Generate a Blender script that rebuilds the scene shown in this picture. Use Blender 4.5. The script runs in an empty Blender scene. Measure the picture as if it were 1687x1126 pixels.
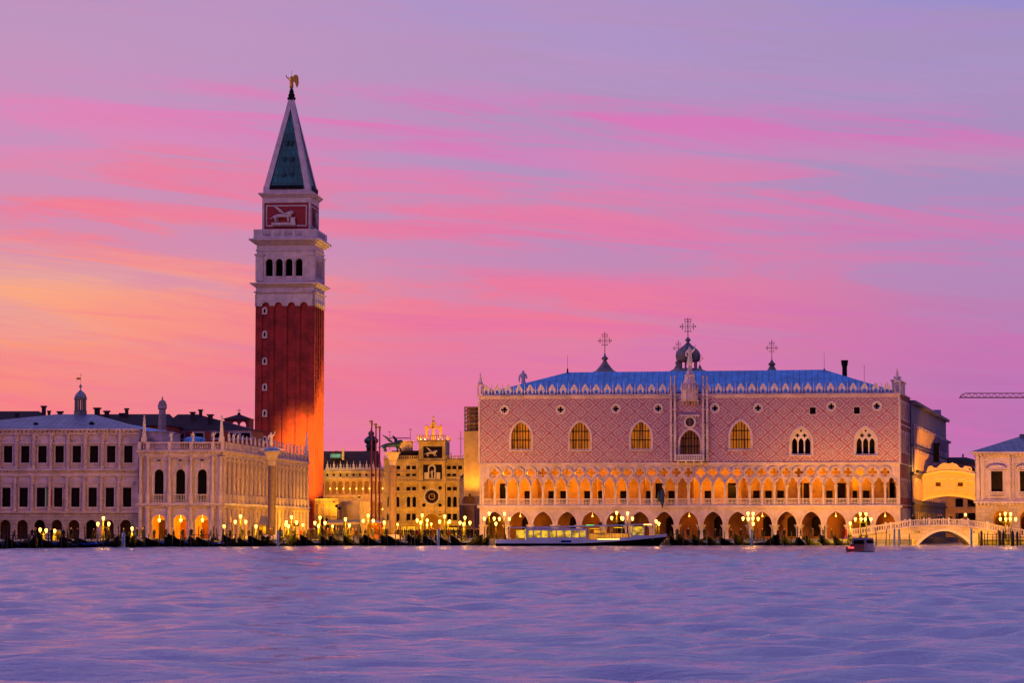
import bpy, bmesh, math, random
import numpy as np
from mathutils import Vector, Matrix, geometry
random.seed(7)
S = bpy.context.scene; COL = S.collection
PI = math.pi; R = math.radians
def lin(r, g, b, k=1.0):
    f = lambda c: (c/255/12.92 if c <= 10.3 else ((c/255+.055)/1.055)**2.4)
    return (f(r)*k, f(g)*k, f(b)*k, 1)
# ------------------------------------------------------------------ camera
H = 2.6; F = 4400.0; PX, PY = 843.5, 563.0; HOR = 873.0
PITCH = math.atan((HOR-PY)/F)
cam = bpy.data.objects.new('camera', bpy.data.cameras.new('camera')); COL.objects.link(cam)
cam.location = (0, 0, H); cam.rotation_euler = (PI/2+PITCH, 0, 0)
cam.data.sensor_width = 36; cam.data.lens = F/1687*36; cam.data.clip_start = .5; cam.data.clip_end = 20000
S.camera = cam
# ------------------------------------------------------------------ view
S.view_settings.view_transform = 'Standard'; S.view_settings.look = 'None'; S.view_settings.exposure = 0; S.view_settings.gamma = 1
S.cycles.use_light_tree = True; S.cycles.sample_clamp_indirect = 3; S.cycles.sample_clamp_direct = 4; S.cycles.max_bounces = 5
# ------------------------------------------------------------------ world: afterglow sky with streaked cloud
W = bpy.data.worlds.new('World'); S.world = W; W.use_nodes = True
nt = W.node_tree; nt.nodes.clear()
def N(tree, t, **kw):
    n = tree.nodes.new(t)
    for k, v in kw.items(): setattr(n, k, v)
    return n
class G:
    """little node-graph helper: values are sockets or numbers"""
    def __init__(s, tree): s.t = tree
    def put(s, sock, v):
        if isinstance(v, bpy.types.NodeSocket): s.t.links.new(v, sock)
        elif v is not None: sock.default_value = v
    def m(s, op, a, b=None, c=None, clamp=False):
        n = N(s.t, 'ShaderNodeMath', operation=op); n.use_clamp = clamp
        s.put(n.inputs[0], a)
        if b is not None: s.put(n.inputs[1], b)
        if c is not None: s.put(n.inputs[2], c)
        return n.outputs[0]
    def mix(s, f, a, b, bt='MIX'):
        n = N(s.t, 'ShaderNodeMix', data_type='RGBA', blend_type=bt)
        s.put(n.inputs[0], f); s.put(n.inputs[6], a); s.put(n.inputs[7], b); return n.outputs[2]
    def ss(s, v, a, b, x=0., y=1.):
        n = N(s.t, 'ShaderNodeMapRange', interpolation_type='SMOOTHSTEP')
        s.put(n.inputs[0], v); n.inputs[1].default_value = a; n.inputs[2].default_value = b
        n.inputs[3].default_value = x; n.inputs[4].default_value = y; return n.outputs[0]
    def ramp(s, v, stops):
        n = N(s.t, 'ShaderNodeValToRGB'); e = n.color_ramp.elements
        while len(e) < len(stops): e.new(.5)
        for el, (p, c) in zip(e, stops): el.position = p; el.color = c
        s.put(n.inputs[0], v); return n.outputs[0]
    def vec(s, x, y, z):
        n = N(s.t, 'ShaderNodeCombineXYZ'); s.put(n.inputs[0], x); s.put(n.inputs[1], y); s.put(n.inputs[2], z); return n.outputs[0]
    def noise(s, v, sc, det=3, rough=.5, dist=0.):
        n = N(s.t, 'ShaderNodeTexNoise'); s.put(n.inputs['Vector'], v); n.inputs['Scale'].default_value = sc
        n.inputs['Detail'].default_value = det; n.inputs['Roughness'].default_value = rough; n.inputs['Distortion'].default_value = dist
        return n.outputs[0]
g = G(nt)
tc = N(nt, 'ShaderNodeTexCoord'); sp = N(nt, 'ShaderNodeSeparateXYZ'); nt.links.new(tc.outputs['Generated'], sp.inputs[0])
X, Y, Z = sp.outputs
nv = g.vec(g.m('MULTIPLY', X, 2.2), g.m('MULTIPLY', Y, 1.0), g.m('ADD', g.m('MULTIPLY', Z, 24.), g.m('MULTIPLY', X, 3.2)))
n1 = g.noise(nv, 2.2, 6, .6, .7)
nv2 = g.vec(g.m('MULTIPLY', X, 5.), 3.3, g.m('ADD', g.m('MULTIPLY', Z, 58.), g.m('MULTIPLY', X, 5.)))
n2 = g.noise(nv2, 1.9, 8, .66, .9)
zz = g.m('ADD', Z, g.m('MULTIPLY', g.m('SUBTRACT', n1, .5), .05))
zs = g.m('POWER', g.m('MAXIMUM', zz, 0.), .5)            # ramp is in sqrt(elevation)
def stops(l): return [(math.sqrt(p), lin(*c)) for p, c in l]
up = [(.24, (166, 166, 204)), (.34, (136, 156, 214)), (.5, (84, 116, 208)), (1., (30, 86, 200))]
upl = [(.24, (196, 156, 194)), (.34, (176, 146, 200)), (.5, (100, 116, 206)), (1., (30, 86, 200))]
left = g.ramp(zs, stops([(0, (242, 134, 134)), (.048, (248, 136, 130)), (.07, (252, 152, 126)), (.09, (254, 172, 130)), (.107, (248, 140, 140)),
    (.122, (247, 122, 146)), (.138, (222, 138, 186)), (.155, (232, 128, 184)), (.172, (202, 144, 192)), (.20, (188, 148, 192))]+upl))
cent = g.ramp(zs, stops([(0, (222, 112, 158)), (.05, (234, 120, 158)), (.085, (242, 122, 152)), (.1, (228, 124, 168)), (.12, (236, 122, 164)),
    (.138, (210, 132, 190)), (.152, (226, 112, 184)), (.168, (186, 146, 196)), (.20, (172, 148, 204))]+up))
rite = g.ramp(zs, stops([(0, (184, 112, 170)), (.05, (190, 114, 178)), (.075, (192, 122, 178)), (.1, (196, 130, 180)), (.12, (212, 122, 180)),
    (.135, (184, 144, 186)), (.15, (216, 110, 186)), (.168, (168, 146, 196)), (.20, (146, 138, 208))]+
    [(.235, (132, 156, 212)), (.36, (72, 120, 212)), (1., (25, 78, 200))]))
c1 = g.mix(g.ss(X, -.19, .0), left, cent); c1 = g.mix(g.ss(X, .0, .2), c1, rite)
nv3 = g.vec(g.m('MULTIPLY', X, 3.4), 7.7, g.m('ADD', g.m('MULTIPLY', Z, 44.), g.m('MULTIPLY', X, 4.)))
st = g.ss(n2, .42, .72)
low = g.ss(Z, .08, .17, 1., .25)
c1 = g.mix(g.m('MULTIPLY', g.m('MULTIPLY', st, .7), low), c1, g.mix(g.ss(X, -.19, .15), lin(246, 116, 146), lin(214, 112, 182)))
gr = g.ss(g.noise(nv3, 1.7, 8, .66, 1.), .58, .41)
c1 = g.mix(g.m('MULTIPLY', g.m('MULTIPLY', gr, g.ss(Z, .05, .13, .1, .9)), g.ss(X, -.2, .0, .75, 1.)), c1, g.mix(g.ss(X, -.19, .2), lin(196, 148, 190), lin(166, 142, 190)))
back = g.ramp(g.m('MAXIMUM', Z, 0.), [(0, lin(182, 100, 172)), (.25, lin(150, 102, 196)), (.6, lin(84, 100, 200)), (1, lin(30, 80, 200))])
c1 = g.mix(g.ss(Z, .05, .2, .0, .2), c1, lin(172, 154, 194))
c2 = g.mix(g.ss(Y, .25, -.35), c1, back)
lp = g.m('MULTIPLY', g.ss(Y, .25, -.35), .0)
bg = N(nt, 'ShaderNodeBackground'); nt.links.new(c2, bg.inputs[0]); g.put(bg.inputs[1], g.m('SUBTRACT', 1., g.m('MULTIPLY', g.ss(Y, .25, -.35), .46)))
wo = N(nt, 'ShaderNodeOutputWorld'); nt.links.new(bg.outputs[0], wo.inputs[0])
# ------------------------------------------------------------------ the faint pink afterglow (sun is below the roofs)
sd = bpy.data.lights.new('sun', 'SUN'); sd.energy = .6; sd.angle = R(14); sd.color = (.92, .60, 1)
sun = bpy.data.objects.new('sun', sd); COL.objects.link(sun)
sun.rotation_euler = Vector((.85, 1, -.8)).to_track_quat('-Z', 'Y').to_euler()
# ------------------------------------------------------------------ materials
def mat(name, col, rough=.7, var=.25, ns=.6, metal=0., bump=0., bs=6., emit=None, es=0., course=None, stain=0., stripe=None, spec=.4):
    m = bpy.data.materials.new(name); m.use_nodes = True; t = m.node_tree; q = G(t)
    b = t.nodes['Principled BSDF']; tc = N(t, 'ShaderNodeTexCoord'); P = tc.outputs['Object']
    sx = N(t, 'ShaderNodeSeparateXYZ'); t.links.new(P, sx.inputs[0]); x, y, z = sx.outputs
    c = (*col, 1)
    n = q.noise(P, ns, 5, .6)
    cc = q.mix(q.ss(n, .3, .7), tuple(v*(1-var) for v in col)+(1,), tuple(min(1, v*(1+var*.7)) for v in col)+(1,))
    hgt = q.noise(P, bs, 3)
    if stain:
        sv = q.vec(q.m('MULTIPLY', q.m('ADD', x, y), 1.6), 0., q.m('MULTIPLY', z, .16))
        cc = q.mix(q.m('MULTIPLY', q.ss(q.noise(sv, 1.4, 4, .6), .52, .75), stain), cc, tuple(v*.42 for v in col)+(1,))
    if course:
        w, h, k = course
        br = N(t, 'ShaderNodeTexBrick'); t.links.new(q.vec(q.m('ADD', x, y), z, 0.), br.inputs['Vector'])
        br.inputs['Scale'].default_value = 1; br.inputs['Brick Width'].default_value = w; br.inputs['Row Height'].default_value = h
        br.inputs['Mortar Size'].default_value = h*.07; br.inputs['Color1'].default_value = (1, 1, 1, 1)
        br.inputs['Color2'].default_value = (1-k*.5,)*3+(1,); br.inputs['Mortar'].default_value = (1-k,)*3+(1,)
        cc = q.mix(1., cc, br.outputs[0], 'MULTIPLY')
    if stripe:
        w, k = stripe
        fr = q.m('FRACT', q.m('DIVIDE', x, w)); s = q.ss(q.m('ABSOLUTE', q.m('SUBTRACT', fr, .5)), .40, .46)
        cc = q.mix(q.m('MULTIPLY', s, k), cc, tuple(v*.35 for v in col)+(1,)); hgt = q.m('ADD', hgt, q.m('MULTIPLY', s, 2.)); bump = max(bump, .3)
    q.put(b.inputs['Base Color'], cc); b.inputs['Roughness'].default_value = rough; b.inputs['Metallic'].default_value = metal
    b.inputs['Specular IOR Level'].default_value = spec
    if bump:
        bn = N(t, 'ShaderNodeBump'); bn.inputs['Strength'].default_value = bump; bn.inputs['Distance'].default_value = .05
        q.put(bn.inputs['Height'], hgt); t.links.new(bn.outputs[0], b.inputs['Normal'])
    if emit: b.inputs['Emission Color'].default_value = (*emit, 1); b.inputs['Emission Strength'].default_value = es
    m['g'] = 1
    return m
M = {}
M['stone'] = mat('istrian_stone', (.45, .33, .40), .65, .22, .5, bump=.3, stain=.5)
M['stone_rust'] = mat('rusticated_stone', (.38, .28, .29), .7, .25, .5, course=(1.5, .62, .4), stain=.4, bump=.3)
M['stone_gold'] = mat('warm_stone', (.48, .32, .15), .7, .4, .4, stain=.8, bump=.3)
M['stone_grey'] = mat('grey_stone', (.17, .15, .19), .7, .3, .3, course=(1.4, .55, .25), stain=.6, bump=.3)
M['marble'] = mat('pale_marble', (.54, .43, .45), .5, .18, .8, stain=.35, bump=.2)
M['capstone'] = mat('weathered_capital_stone', (.28, .20, .21), .7, .3, 1., stain=.5)
M['taxicabin'] = mat('taxi_cabin_paint', (.16, .11, .16), .35, .2, 1)
M['granite'] = mat('grey_pink_granite', (.10, .05, .065), .5, .25, 1.5)
M['brick'] = mat('campanile_brick', (.30, .022, .026), .85, .4, .35, course=(.9, .28, .45), stain=.5, bump=.4)
M['brickface'] = mat('red_panel', (.27, .025, .035), .85, .2, 1.5)
M['wallred'] = mat('red_plaster', (.36, .06, .035), .85, .25, .5, stain=.4)
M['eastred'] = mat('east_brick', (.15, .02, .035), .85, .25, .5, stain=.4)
M['plaster'] = mat('ochre_plaster', (.55, .36, .20), .85, .25, .5, stain=.5)
M['lead'] = mat('sky_tinted_lead_roof', (.06, .31, .66), .5, .3, .5, metal=.2, stripe=(1.05, .75), spec=.6)  # grey lead with the reflected blue of the sky put into its colour
M['leadgrey'] = mat('grey_lead_roof', (.17, .20, .30), .5, .3, .5, metal=.2, stripe=(1.1, .7), spec=.5)
M['dome'] = mat('dome_lead', (.17, .15, .16), .5, .35, .6, metal=.3)
M['copper'] = mat('green_copper', (.004, .10, .11), .5, .5, .35, course=(1.1, 1.9, .5), metal=.2)
M['tile'] = mat('dark_roof_tile', (.035, .015, .028), .9, .4, .8, course=(.5, .5, .4), bump=.5)
M['vault'] = mat('shaded_vault_plaster', (.17, .06, .035), .85, .3, .5, stain=.5)  # darker copy of the arcade plaster, the arcade's shade put into the colour
M['amberpane'] = mat('amber_glass', (.20, .10, .025), .4, .3, 1)
M['dark'] = mat('dark_interior', (.004, .003, .004), .8, .1, 1, spec=.05)
M['shutter'] = mat('dark_shutter', (.008, .004, .006), .8, .3, 2, spec=.05)
M['door'] = mat('dark_door', (.035, .010, .006), .7, .3, 2, spec=.1)
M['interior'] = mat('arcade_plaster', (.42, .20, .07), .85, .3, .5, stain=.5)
M['gold'] = mat('gilded_metal', (.75, .42, .06), .35, .2, 2, metal=.8)
M['iron'] = mat('wrought_iron', (.008, .007, .008), .7, .2, 3, spec=.1)
M['bronze'] = mat('bronze_patina', (.03, .06, .07), .45, .4, 2, metal=.6)
M['redpole'] = mat('red_painted_pole', (.32, .02, .015), .5, .2, 2)
M['black'] = mat('black_lacquer', (.0015, .0015, .002), .7, .2, 2, spec=.03)
M['wood'] = mat('weathered_wood', (.025, .014, .013), .85, .4, 3, bump=.4)
M['bluepole'] = mat('blue_grey_pole', (.16, .26, .42), .6, .25, 3)
M['tarp'] = mat('blue_tarpaulin', (.004, .03, .22), .8, .3, 2, spec=.05, bump=.5, bs=3)
M['redkiosk'] = mat('red_kiosk_paint', (.13, .012, .008), .6, .25, 1.5)
M['awning'] = mat('cream_canvas', (.26, .18, .09), .8, .15, 1)
M['pave'] = mat('trachyte_paving', (.16, .14, .14), .7, .3, .4, course=(1., .6, .2), bump=.3)
M['whitepaint'] = mat('white_hull_paint', (.46, .47, .52), .35, .12, .8, spec=.5)
M['mahogany'] = mat('varnished_mahogany', (.13, .025, .015), .22, .3, 1.5, spec=.6)
M['scaf'] = mat('scaffold_tube', (.22, .12, .1), .5, .3, 2)
M['sheet'] = mat('yellow_sheeting', (.62, .36, .09), .8, .2, .5, stain=.3)
M['clockblue'] = mat('clock_enamel', (.014, .008, .03), .7, .3, 2, spec=.05)
M['cloth'] = [mat('dark_cloth', (.012, .009, .014), .9, spec=.1), mat('brown_cloth', (.035, .014, .01), .9, spec=.1), mat('red_cloth', (.28, .015, .012), .9, spec=.1), mat('blue_cloth', (.02, .03, .10), .9, spec=.1)]
M['skin'] = mat('skin', (.45, .22, .15), .6)
AMB = (1, .43, .0)
def emat(name, col, s): return mat(name, (.8, .6, .3), .5, 0, emit=col, es=s)
M['lampglass'] = emat('lamp_glass', (1, .46, .07), 6.5)
M['smallglass'] = emat('small_lamp_glass', (1, .42, .06), 4.5)
M['boatglass'] = mat('lit_boat_window', (.5, .4, .1), .2, emit=(1, .60, .02), es=.42)
M['greenglass'] = emat('green_light', (.02, 1, .08), 2.5)
M['redglass'] = emat('red_light', (1, .03, .01), 3)
M['floodglass'] = emat('flood_glass', (1, .5, .1), 8)
def patchy(name, k):
    m = bpy.data.materials.new(name); m.use_nodes = True; t = m.node_tree; q = G(t); b = t.nodes['Principled BSDF']
    tc = N(t, 'ShaderNodeTexCoord'); sx = N(t, 'ShaderNodeSeparateXYZ'); t.links.new(tc.outputs['Object'], sx.inputs[0])
    n = q.noise(q.vec(q.m('MULTIPLY', sx.outputs[0], .9), 0., q.m('MULTIPLY', sx.outputs[2], 1.2)), 1., 3)
    c = q.mix(q.ss(n, .36, .62), (.10, .055, .01, 1), (1., .58, .02, 1))
    b.inputs['Base Color'].default_value = (.3, .2, .03, 1); b.inputs['Roughness'].default_value = .2; t.links.new(c, b.inputs['Emission Color']); b.inputs['Emission Strength'].default_value = k
    return m
M['boatwin'] = patchy('lit_saloon_window', .95)
# lit curtains behind the big palace windows
def curtain(name, k):
    m = bpy.data.materials.new(name); m.use_nodes = True; t = m.node_tree; q = G(t); b = t.nodes['Principled BSDF']
    tc = N(t, 'ShaderNodeTexCoord'); sx = N(t, 'ShaderNodeSeparateXYZ'); t.links.new(tc.outputs['Object'], sx.inputs[0])
    n = q.noise(q.vec(q.m('MULTIPLY', sx.outputs[0], 2.4), 0., q.m('MULTIPLY', sx.outputs[2], .12)), 1., 3)
    c = q.mix(q.ss(n, .32, .62), (.06, .006, .0, 1), (.92, .24, .0, 1))
    b.inputs['Base Color'].default_value = (.3, .1, .03, 1); t.links.new(c, b.inputs['Emission Color']); b.inputs['Emission Strength'].default_value = k
    return m
M['curtain'] = curtain('lit_curtain', .5); M['curtaindim'] = curtain('dim_curtain', .05)
# lozenge brickwork of the palace wall
def lozenge():
    m = bpy.data.materials.new('lozenge_brickwork'); m.use_nodes = True; t = m.node_tree; q = G(t); b = t.nodes['Principled BSDF']
    tc = N(t, 'ShaderNodeTexCoord'); P = tc.outputs['Object']; sx = N(t, 'ShaderNodeSeparateXYZ'); t.links.new(P, sx.inputs[0]); x, y, z = sx.outputs
    step = .09; sn = lambda v: q.m('MULTIPLY', q.m('FLOOR', q.m('DIVIDE', v, step)), step)
    U = q.m('DIVIDE', sn(q.m('ADD', x, y)), 2.66); V = q.m('DIVIDE', sn(z), 2.40)
    # |x|+|z| distance to the nearest lozenge centre of a diagonal lattice
    a = q.m('ADD', U, V); c = q.m('SUBTRACT', U, V)
    fa = q.m('ABSOLUTE', q.m('SUBTRACT', q.m('FRACT', a), .5)); fc = q.m('ABSOLUTE', q.m('SUBTRACT', q.m('FRACT', c), .5))
    d = q.m('MAXIMUM', fa, fc)                     # 0 centre .. .5 edge
    def band(lo, hi): return q.m('MULTIPLY', q.m('GREATER_THAN', d, lo), q.m('LESS_THAN', d, hi))
    red = q.m('ADD', band(.185, .285), band(.432, .6), clamp=True)
    n = q.noise(P, 2.2, 4); n3 = q.noise(P, .25, 4)
    wht = q.mix(q.ss(n, .3, .7), (.24, .17, .29, 1), (.36, .26, .40, 1))
    rd = q.mix(q.ss(n, .3, .7), (.21, .04, .095, 1), (.29, .07, .13, 1))
    red = q.m('MULTIPLY', red, q.ss(q.noise(P, .45, 4, .6), .15, .6, .7, 1.)); cc = q.mix(red, wht, rd)
    cc = q.mix(band(-.1, .06), cc, (.10, .03, .06, 1))
    cc = q.mix(q.m('MULTIPLY', q.ss(n3, .35, .7), .2), cc, (.30, .17, .20, 1))
    sv = q.vec(q.m('MULTIPLY', q.m('ADD', x, y), 1.3), 0., q.m('MULTIPLY', z, .1))
    cc = q.mix(q.m('MULTIPLY', q.ss(q.noise(sv, 1.1, 4, .6), .55, .8), .2), cc, (.16, .09, .11, 1))
    t.links.new(cc, b.inputs['Base Color']); b.inputs['Roughness'].default_value = .7
    bn = N(t, 'ShaderNodeBump'); bn.inputs['Strength'].default_value = .2; bn.inputs['Distance'].default_value = .04
    t.links.new(n, bn.inputs['Height']); t.links.new(bn.outputs[0], b.inputs['Normal'])
    return m
M['lozenge'] = lozenge()
# ------------------------------------------------------------------ mesh tools
class MB:
    def __init__(s): s.v = []; s.f = []; s.o = None
    def frame(s, ox=0, oy=0, ang=0): s.o = (ox, oy, math.cos(ang), math.sin(ang)); return s
    def add(s, vs, fs):
        n = len(s.v)
        if s.o:
            ox, oy, c, q = s.o; vs = [(ox+x*c-y*q, oy+x*q+y*c, z) for x, y, z in vs]
        s.v += [tuple(v) for v in vs]; s.f += [tuple(i+n for i in f) for f in fs]; return s
    def box(s, x0, x1, y0, y1, z0, z1):
        return s.add([(x0,y0,z0),(x1,y0,z0),(x1,y1,z0),(x0,y1,z0),(x0,y0,z1),(x1,y0,z1),(x1,y1,z1),(x0,y1,z1)],
            [(0,3,2,1),(4,5,6,7),(0,1,5,4),(1,2,6,5),(2,3,7,6),(3,0,4,7)])
    def lathe(s, cx, cy, prof, n=12, rot=0.):
        vs = []; fs = []
        for r, z in prof:
            for k in range(n):
                a = rot+2*PI*k/n; vs.append((cx+max(r, .001)*math.cos(a), cy+max(r, .001)*math.sin(a), z))
        for i in range(len(prof)-1):
            for k in range(n): fs.append((i*n+k, i*n+(k+1) % n, (i+1)*n+(k+1) % n, (i+1)*n+k))
        fs.append(tuple(range(n))[::-1]); fs.append(tuple(range((len(prof)-1)*n, len(prof)*n)))
        return s.add(vs, fs)
    def cyl(s, cx, cy, z0, z1, r0, r1=None, n=10): return s.lathe(cx, cy, [(r0, z0), (r1 if r1 is not None else r0, z1)], n)
    def tube(s, a, b, r, n=6, r2=None):
        a = Vector(a); b = Vector(b); d = (b-a)
        if d.length < 1e-5: return s
        q = d.to_track_quat('Z', 'Y'); vs = []
        for p, rr in ((a, r), (b, r2 if r2 is not None else r)):
            for k in range(n): vs.append(tuple(p+q @ Vector((rr*math.cos(2*PI*k/n), rr*math.sin(2*PI*k/n), 0))))
        return s.add(vs, [(k, (k+1) % n, n+(k+1) % n, n+k) for k in range(n)]+[tuple(range(n))[::-1], tuple(range(n, 2*n))])
    def wall(s, outer, holes=(), y0=0., y1=.5):
        loops = [list(outer)]+[list(h) for h in holes]; pts = [p for l in loops for p in l]; n = len(pts)
        tr = geometry.tessellate_polygon([[Vector((p[0], p[1], 0)) for p in l] for l in loops])
        vs = [(p[0], y0, p[1]) for p in pts]+[(p[0], y1, p[1]) for p in pts]
        fs = [tuple(t) for t in tr]+[tuple(i+n for i in t[::-1]) for t in tr]; k = 0
        for l in loops:
            m = len(l)
            for i in range(m): a, b = k+i, k+(i+1) % m; fs.append((a, b, b+n, a+n))
            k += m
        return s.add(vs, fs)
    def slab(s, poly, z0, z1):
        tr = geometry.tessellate_polygon([[Vector((p[0], p[1], 0)) for p in poly]]); n = len(poly)
        return s.add([(p[0], p[1], z0) for p in poly]+[(p[0], p[1], z1) for p in poly],
            [tuple(t) for t in tr]+[tuple(i+n for i in t[::-1]) for t in tr]+[(i, (i+1) % n, n+(i+1) % n, n+i) for i in range(n)])
    def ball(s, c, r, n=8, sz=1.):
        return s.lathe(c[0], c[1], [(r*math.sin(PI*i/n), c[2]-r*sz*math.cos(PI*i/n)) for i in range(n+1)], n+2)
    def data(s, name, mt, smooth=False):
        me = bpy.data.meshes.new(name); me.from_pydata(s.v, [], s.f); me.validate()
        bm = bmesh.new(); bm.from_mesh(me); bmesh.ops.recalc_face_normals(bm, faces=bm.faces); bm.to_mesh(me); bm.free()
        if smooth: me.shade_smooth()
        if mt: me.materials.append(mt)
        return me
    def build(s, name, mt, parent=None, loc=(0, 0, 0), label=None, smooth=False):
        return obj(name, s.data(name, mt, smooth), parent, loc, label)
def obj(name, me, parent=None, loc=(0, 0, 0), label=None, rz=0., sc=None):
    o = bpy.data.objects.new(name, me); COL.objects.link(o); o.location = loc; o.rotation_euler[2] = rz
    if sc: o.scale = (sc,)*3 if not isinstance(sc, tuple) else sc
    if parent: o.parent = parent
    if label: o['label'] = label
    return o
def tag(o, label=None, cat=None, group=None, kind=None):
    if label: o['label'] = label
    if cat: o['category'] = cat
    if group: o['group'] = group
    if kind: o['kind'] = kind
    return o
def copy_tree(o, parent=None):
    c = o.copy(); COL.objects.link(c); c.parent = parent
    for ch in [k for k in o.children]: copy_tree(ch, c)
    return c
GZ = 1.0
def ray(px, py):
    u = (px-PX)/F; v = (PY-py)/F; c, s_ = math.cos(PITCH), math.sin(PITCH)
    return Vector((u, c-v*s_, s_+v*c))
def at(px, D, z=GZ, py=885):
    d = ray(px, py); k = D/d.y; return Vector((d.x*k, D, z))
def zat(py, D, px=843.5):
    d = ray(px, py); return H+d.z*D/d.y
class Root:
    def __init__(s, name, label, cat, px, D, th=0., group=None, z=GZ):
        s.th = R(th); s.e = bpy.data.objects.new(name, None); COL.objects.link(s.e)
        s.e.location = at(px, D, z); s.e.rotation_euler[2] = -s.th; tag(s.e, label, cat, group)
        s.O = Vector(s.e.location)
    def L(s, px, py, y=0.):
        p = Vector((0, 0, H))-s.O; d = ray(px, py); c, q = math.cos(s.th), math.sin(s.th)
        f = lambda v: Vector((v.x*c-v.y*q, v.x*q+v.y*c, v.z)); p = f(p); d = f(d)
        t = (y-p.y)/d.y; w = p+d*t; return w.x, w.z
    def x(s, px, y=0., py=800): return s.L(px, py, y)[0]
    def z(s, py, y=0., px=None): return s.L(px if px is not None else s.px, py, y)[1]
def arc_round(cx, w, zs, n=12): return [(cx-w*math.cos(PI*i/n), zs+w*math.sin(PI*i/n)) for i in range(n+1)]
def arc_pointed(cx, w, zs, h, n=6):
    Rr = (w*w+h*h)/(2*w); a = math.atan2(h, Rr-w); l = []
    for i in range(n+1): t = a*i/n; l.append((cx-w+Rr-Rr*math.cos(t), zs+Rr*math.sin(t)))
    return l+[(2*cx-x, z) for x, z in l[-2::-1]]
def win_pointed(cx, w, z0, zs, za, n=6): return [(cx-w, z0)]+arc_pointed(cx, w, zs, za-zs, n)+[(cx+w, z0)]
def win_round(cx, w, z0, zs, n=10): return [(cx-w, z0)]+arc_round(cx, w, zs, n)+[(cx+w, z0)]
def rect(x0, x1, z0, z1): return [(x0, z0), (x0, z1), (x1, z1), (x1, z0)]
TREF = [(-1, 0), (-1, .2), (-.93, .38), (-.77, .49), (-.52, .47), (-.52, .62), (-.42, .76), (-.25, .86), (-.09, .93), (0, 1.)]
def arc_tref(cx, w, zs, h):
    l = [(cx+a*w, zs+b*h) for a, b in TREF]; return l+[(2*cx-x, z) for x, z in l[-2::-1]]
def quatre(cx, cz, r):
    l = []
    for k in range(4):
        for j in range(7):
            a = k*PI/2+R(-129+258*j/6); l.append((cx+r*(.6*math.cos(k*PI/2)+.37*math.cos(a)), cz+r*(.6*math.sin(k*PI/2)+.37*math.sin(a))))
    return l
def circ(cx, cz, r, n=18): return [(cx+r*math.cos(2*PI*i/n), cz+r*math.sin(2*PI*i/n)) for i in range(n)]
def band(path_in, path_out): return path_in+path_out[::-1]
def light(name, kind, loc, energy, parent=None, col=AMB, size=.3, target=None, spot=None, blend=.5):
    ld = bpy.data.lights.new(name, kind); ld.energy = energy; ld.color = col
    if kind == 'AREA': ld.size = size
    else: ld.shadow_soft_size = size
    if spot: ld.spot_size = R(spot); ld.spot_blend = blend
    o = bpy.data.objects.new(name, ld); COL.objects.link(o); o.location = loc
    if parent: o.parent = parent
    if target: o.rotation_euler = (Vector(target)-Vector(loc)).to_track_quat('-Z', 'Y').to_euler()
    return o
def skin(pts, edges, rad, mt, name, sub=1):
    me = bpy.data.meshes.new(name); me.from_pydata(pts, edges, []); o = bpy.data.objects.new(name, me); COL.objects.link(o)
    md = o.modifiers.new('s', 'SKIN')
    for i, r in enumerate(rad):
        sv = me.skin_vertices[0].data[i]; sv.radius = (r, r) if not isinstance(r, tuple) else r
    me.skin_vertices[0].data[0].use_root = True
    sb = o.modifiers.new('b', 'SUBSURF'); sb.levels = sub; sb.render_levels = sub
    dg = bpy.context.evaluated_depsgraph_get(); dg.update()
    r = bpy.data.meshes.new_from_object(o.evaluated_get(dg)); r.name = name; r.materials.clear(); r.materials.append(mt); r.shade_smooth()
    bpy.data.objects.remove(o); bpy.data.meshes.remove(me); return r
# ================================================================== setting
def quayD(px): return float(np.interp(px, [-400, 0, 240, 540, 800, 1700, 2100], [345, 367, 400, 430, 441, 441, 440]))
PALD, PTH = 458., 6.2
pal = Root('palace', 'long pink palace with lozenge brick wall and gothic arcades', 'palace', 790, PALD, PTH)
pal.px = 1136; PW = pal.x(1483); pz = pal.z
def pal_world(x, y):
    c, q = math.cos(pal.th), math.sin(pal.th); return (pal.O.x+x*c+y*q, pal.O.y-x*q+y*c)
EA = PI/2-R(7.0)                                    # east wall direction in palace frame
cw0 = pal_world(PW, -.5); dirE = (math.sin(R(13.2)), math.cos(R(13.2)))
quay = [at(px, quayD(px)) for px in (-400, 0, 240, 540, 800, 1200)]
quay = [(p.x, p.y) for p in quay]
q1 = (cw0[0]+.6, 441.); q2 = (cw0[0]+.6+dirE[0]*125, 441+dirE[1]*125)
rw = 11.6
poly = [(-900, 300)]+quay+[q1, q2, (q2[0]+rw, q2[1]), (q1[0]+rw, 441.), (700, 441.), (2500, 500), (2500, 3500), (-2500, 3500), (-2500, 300)]
o = MB().slab(poly, -3, GZ).build('pavement', M['pave']); o['kind'] = 'structure'
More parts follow.
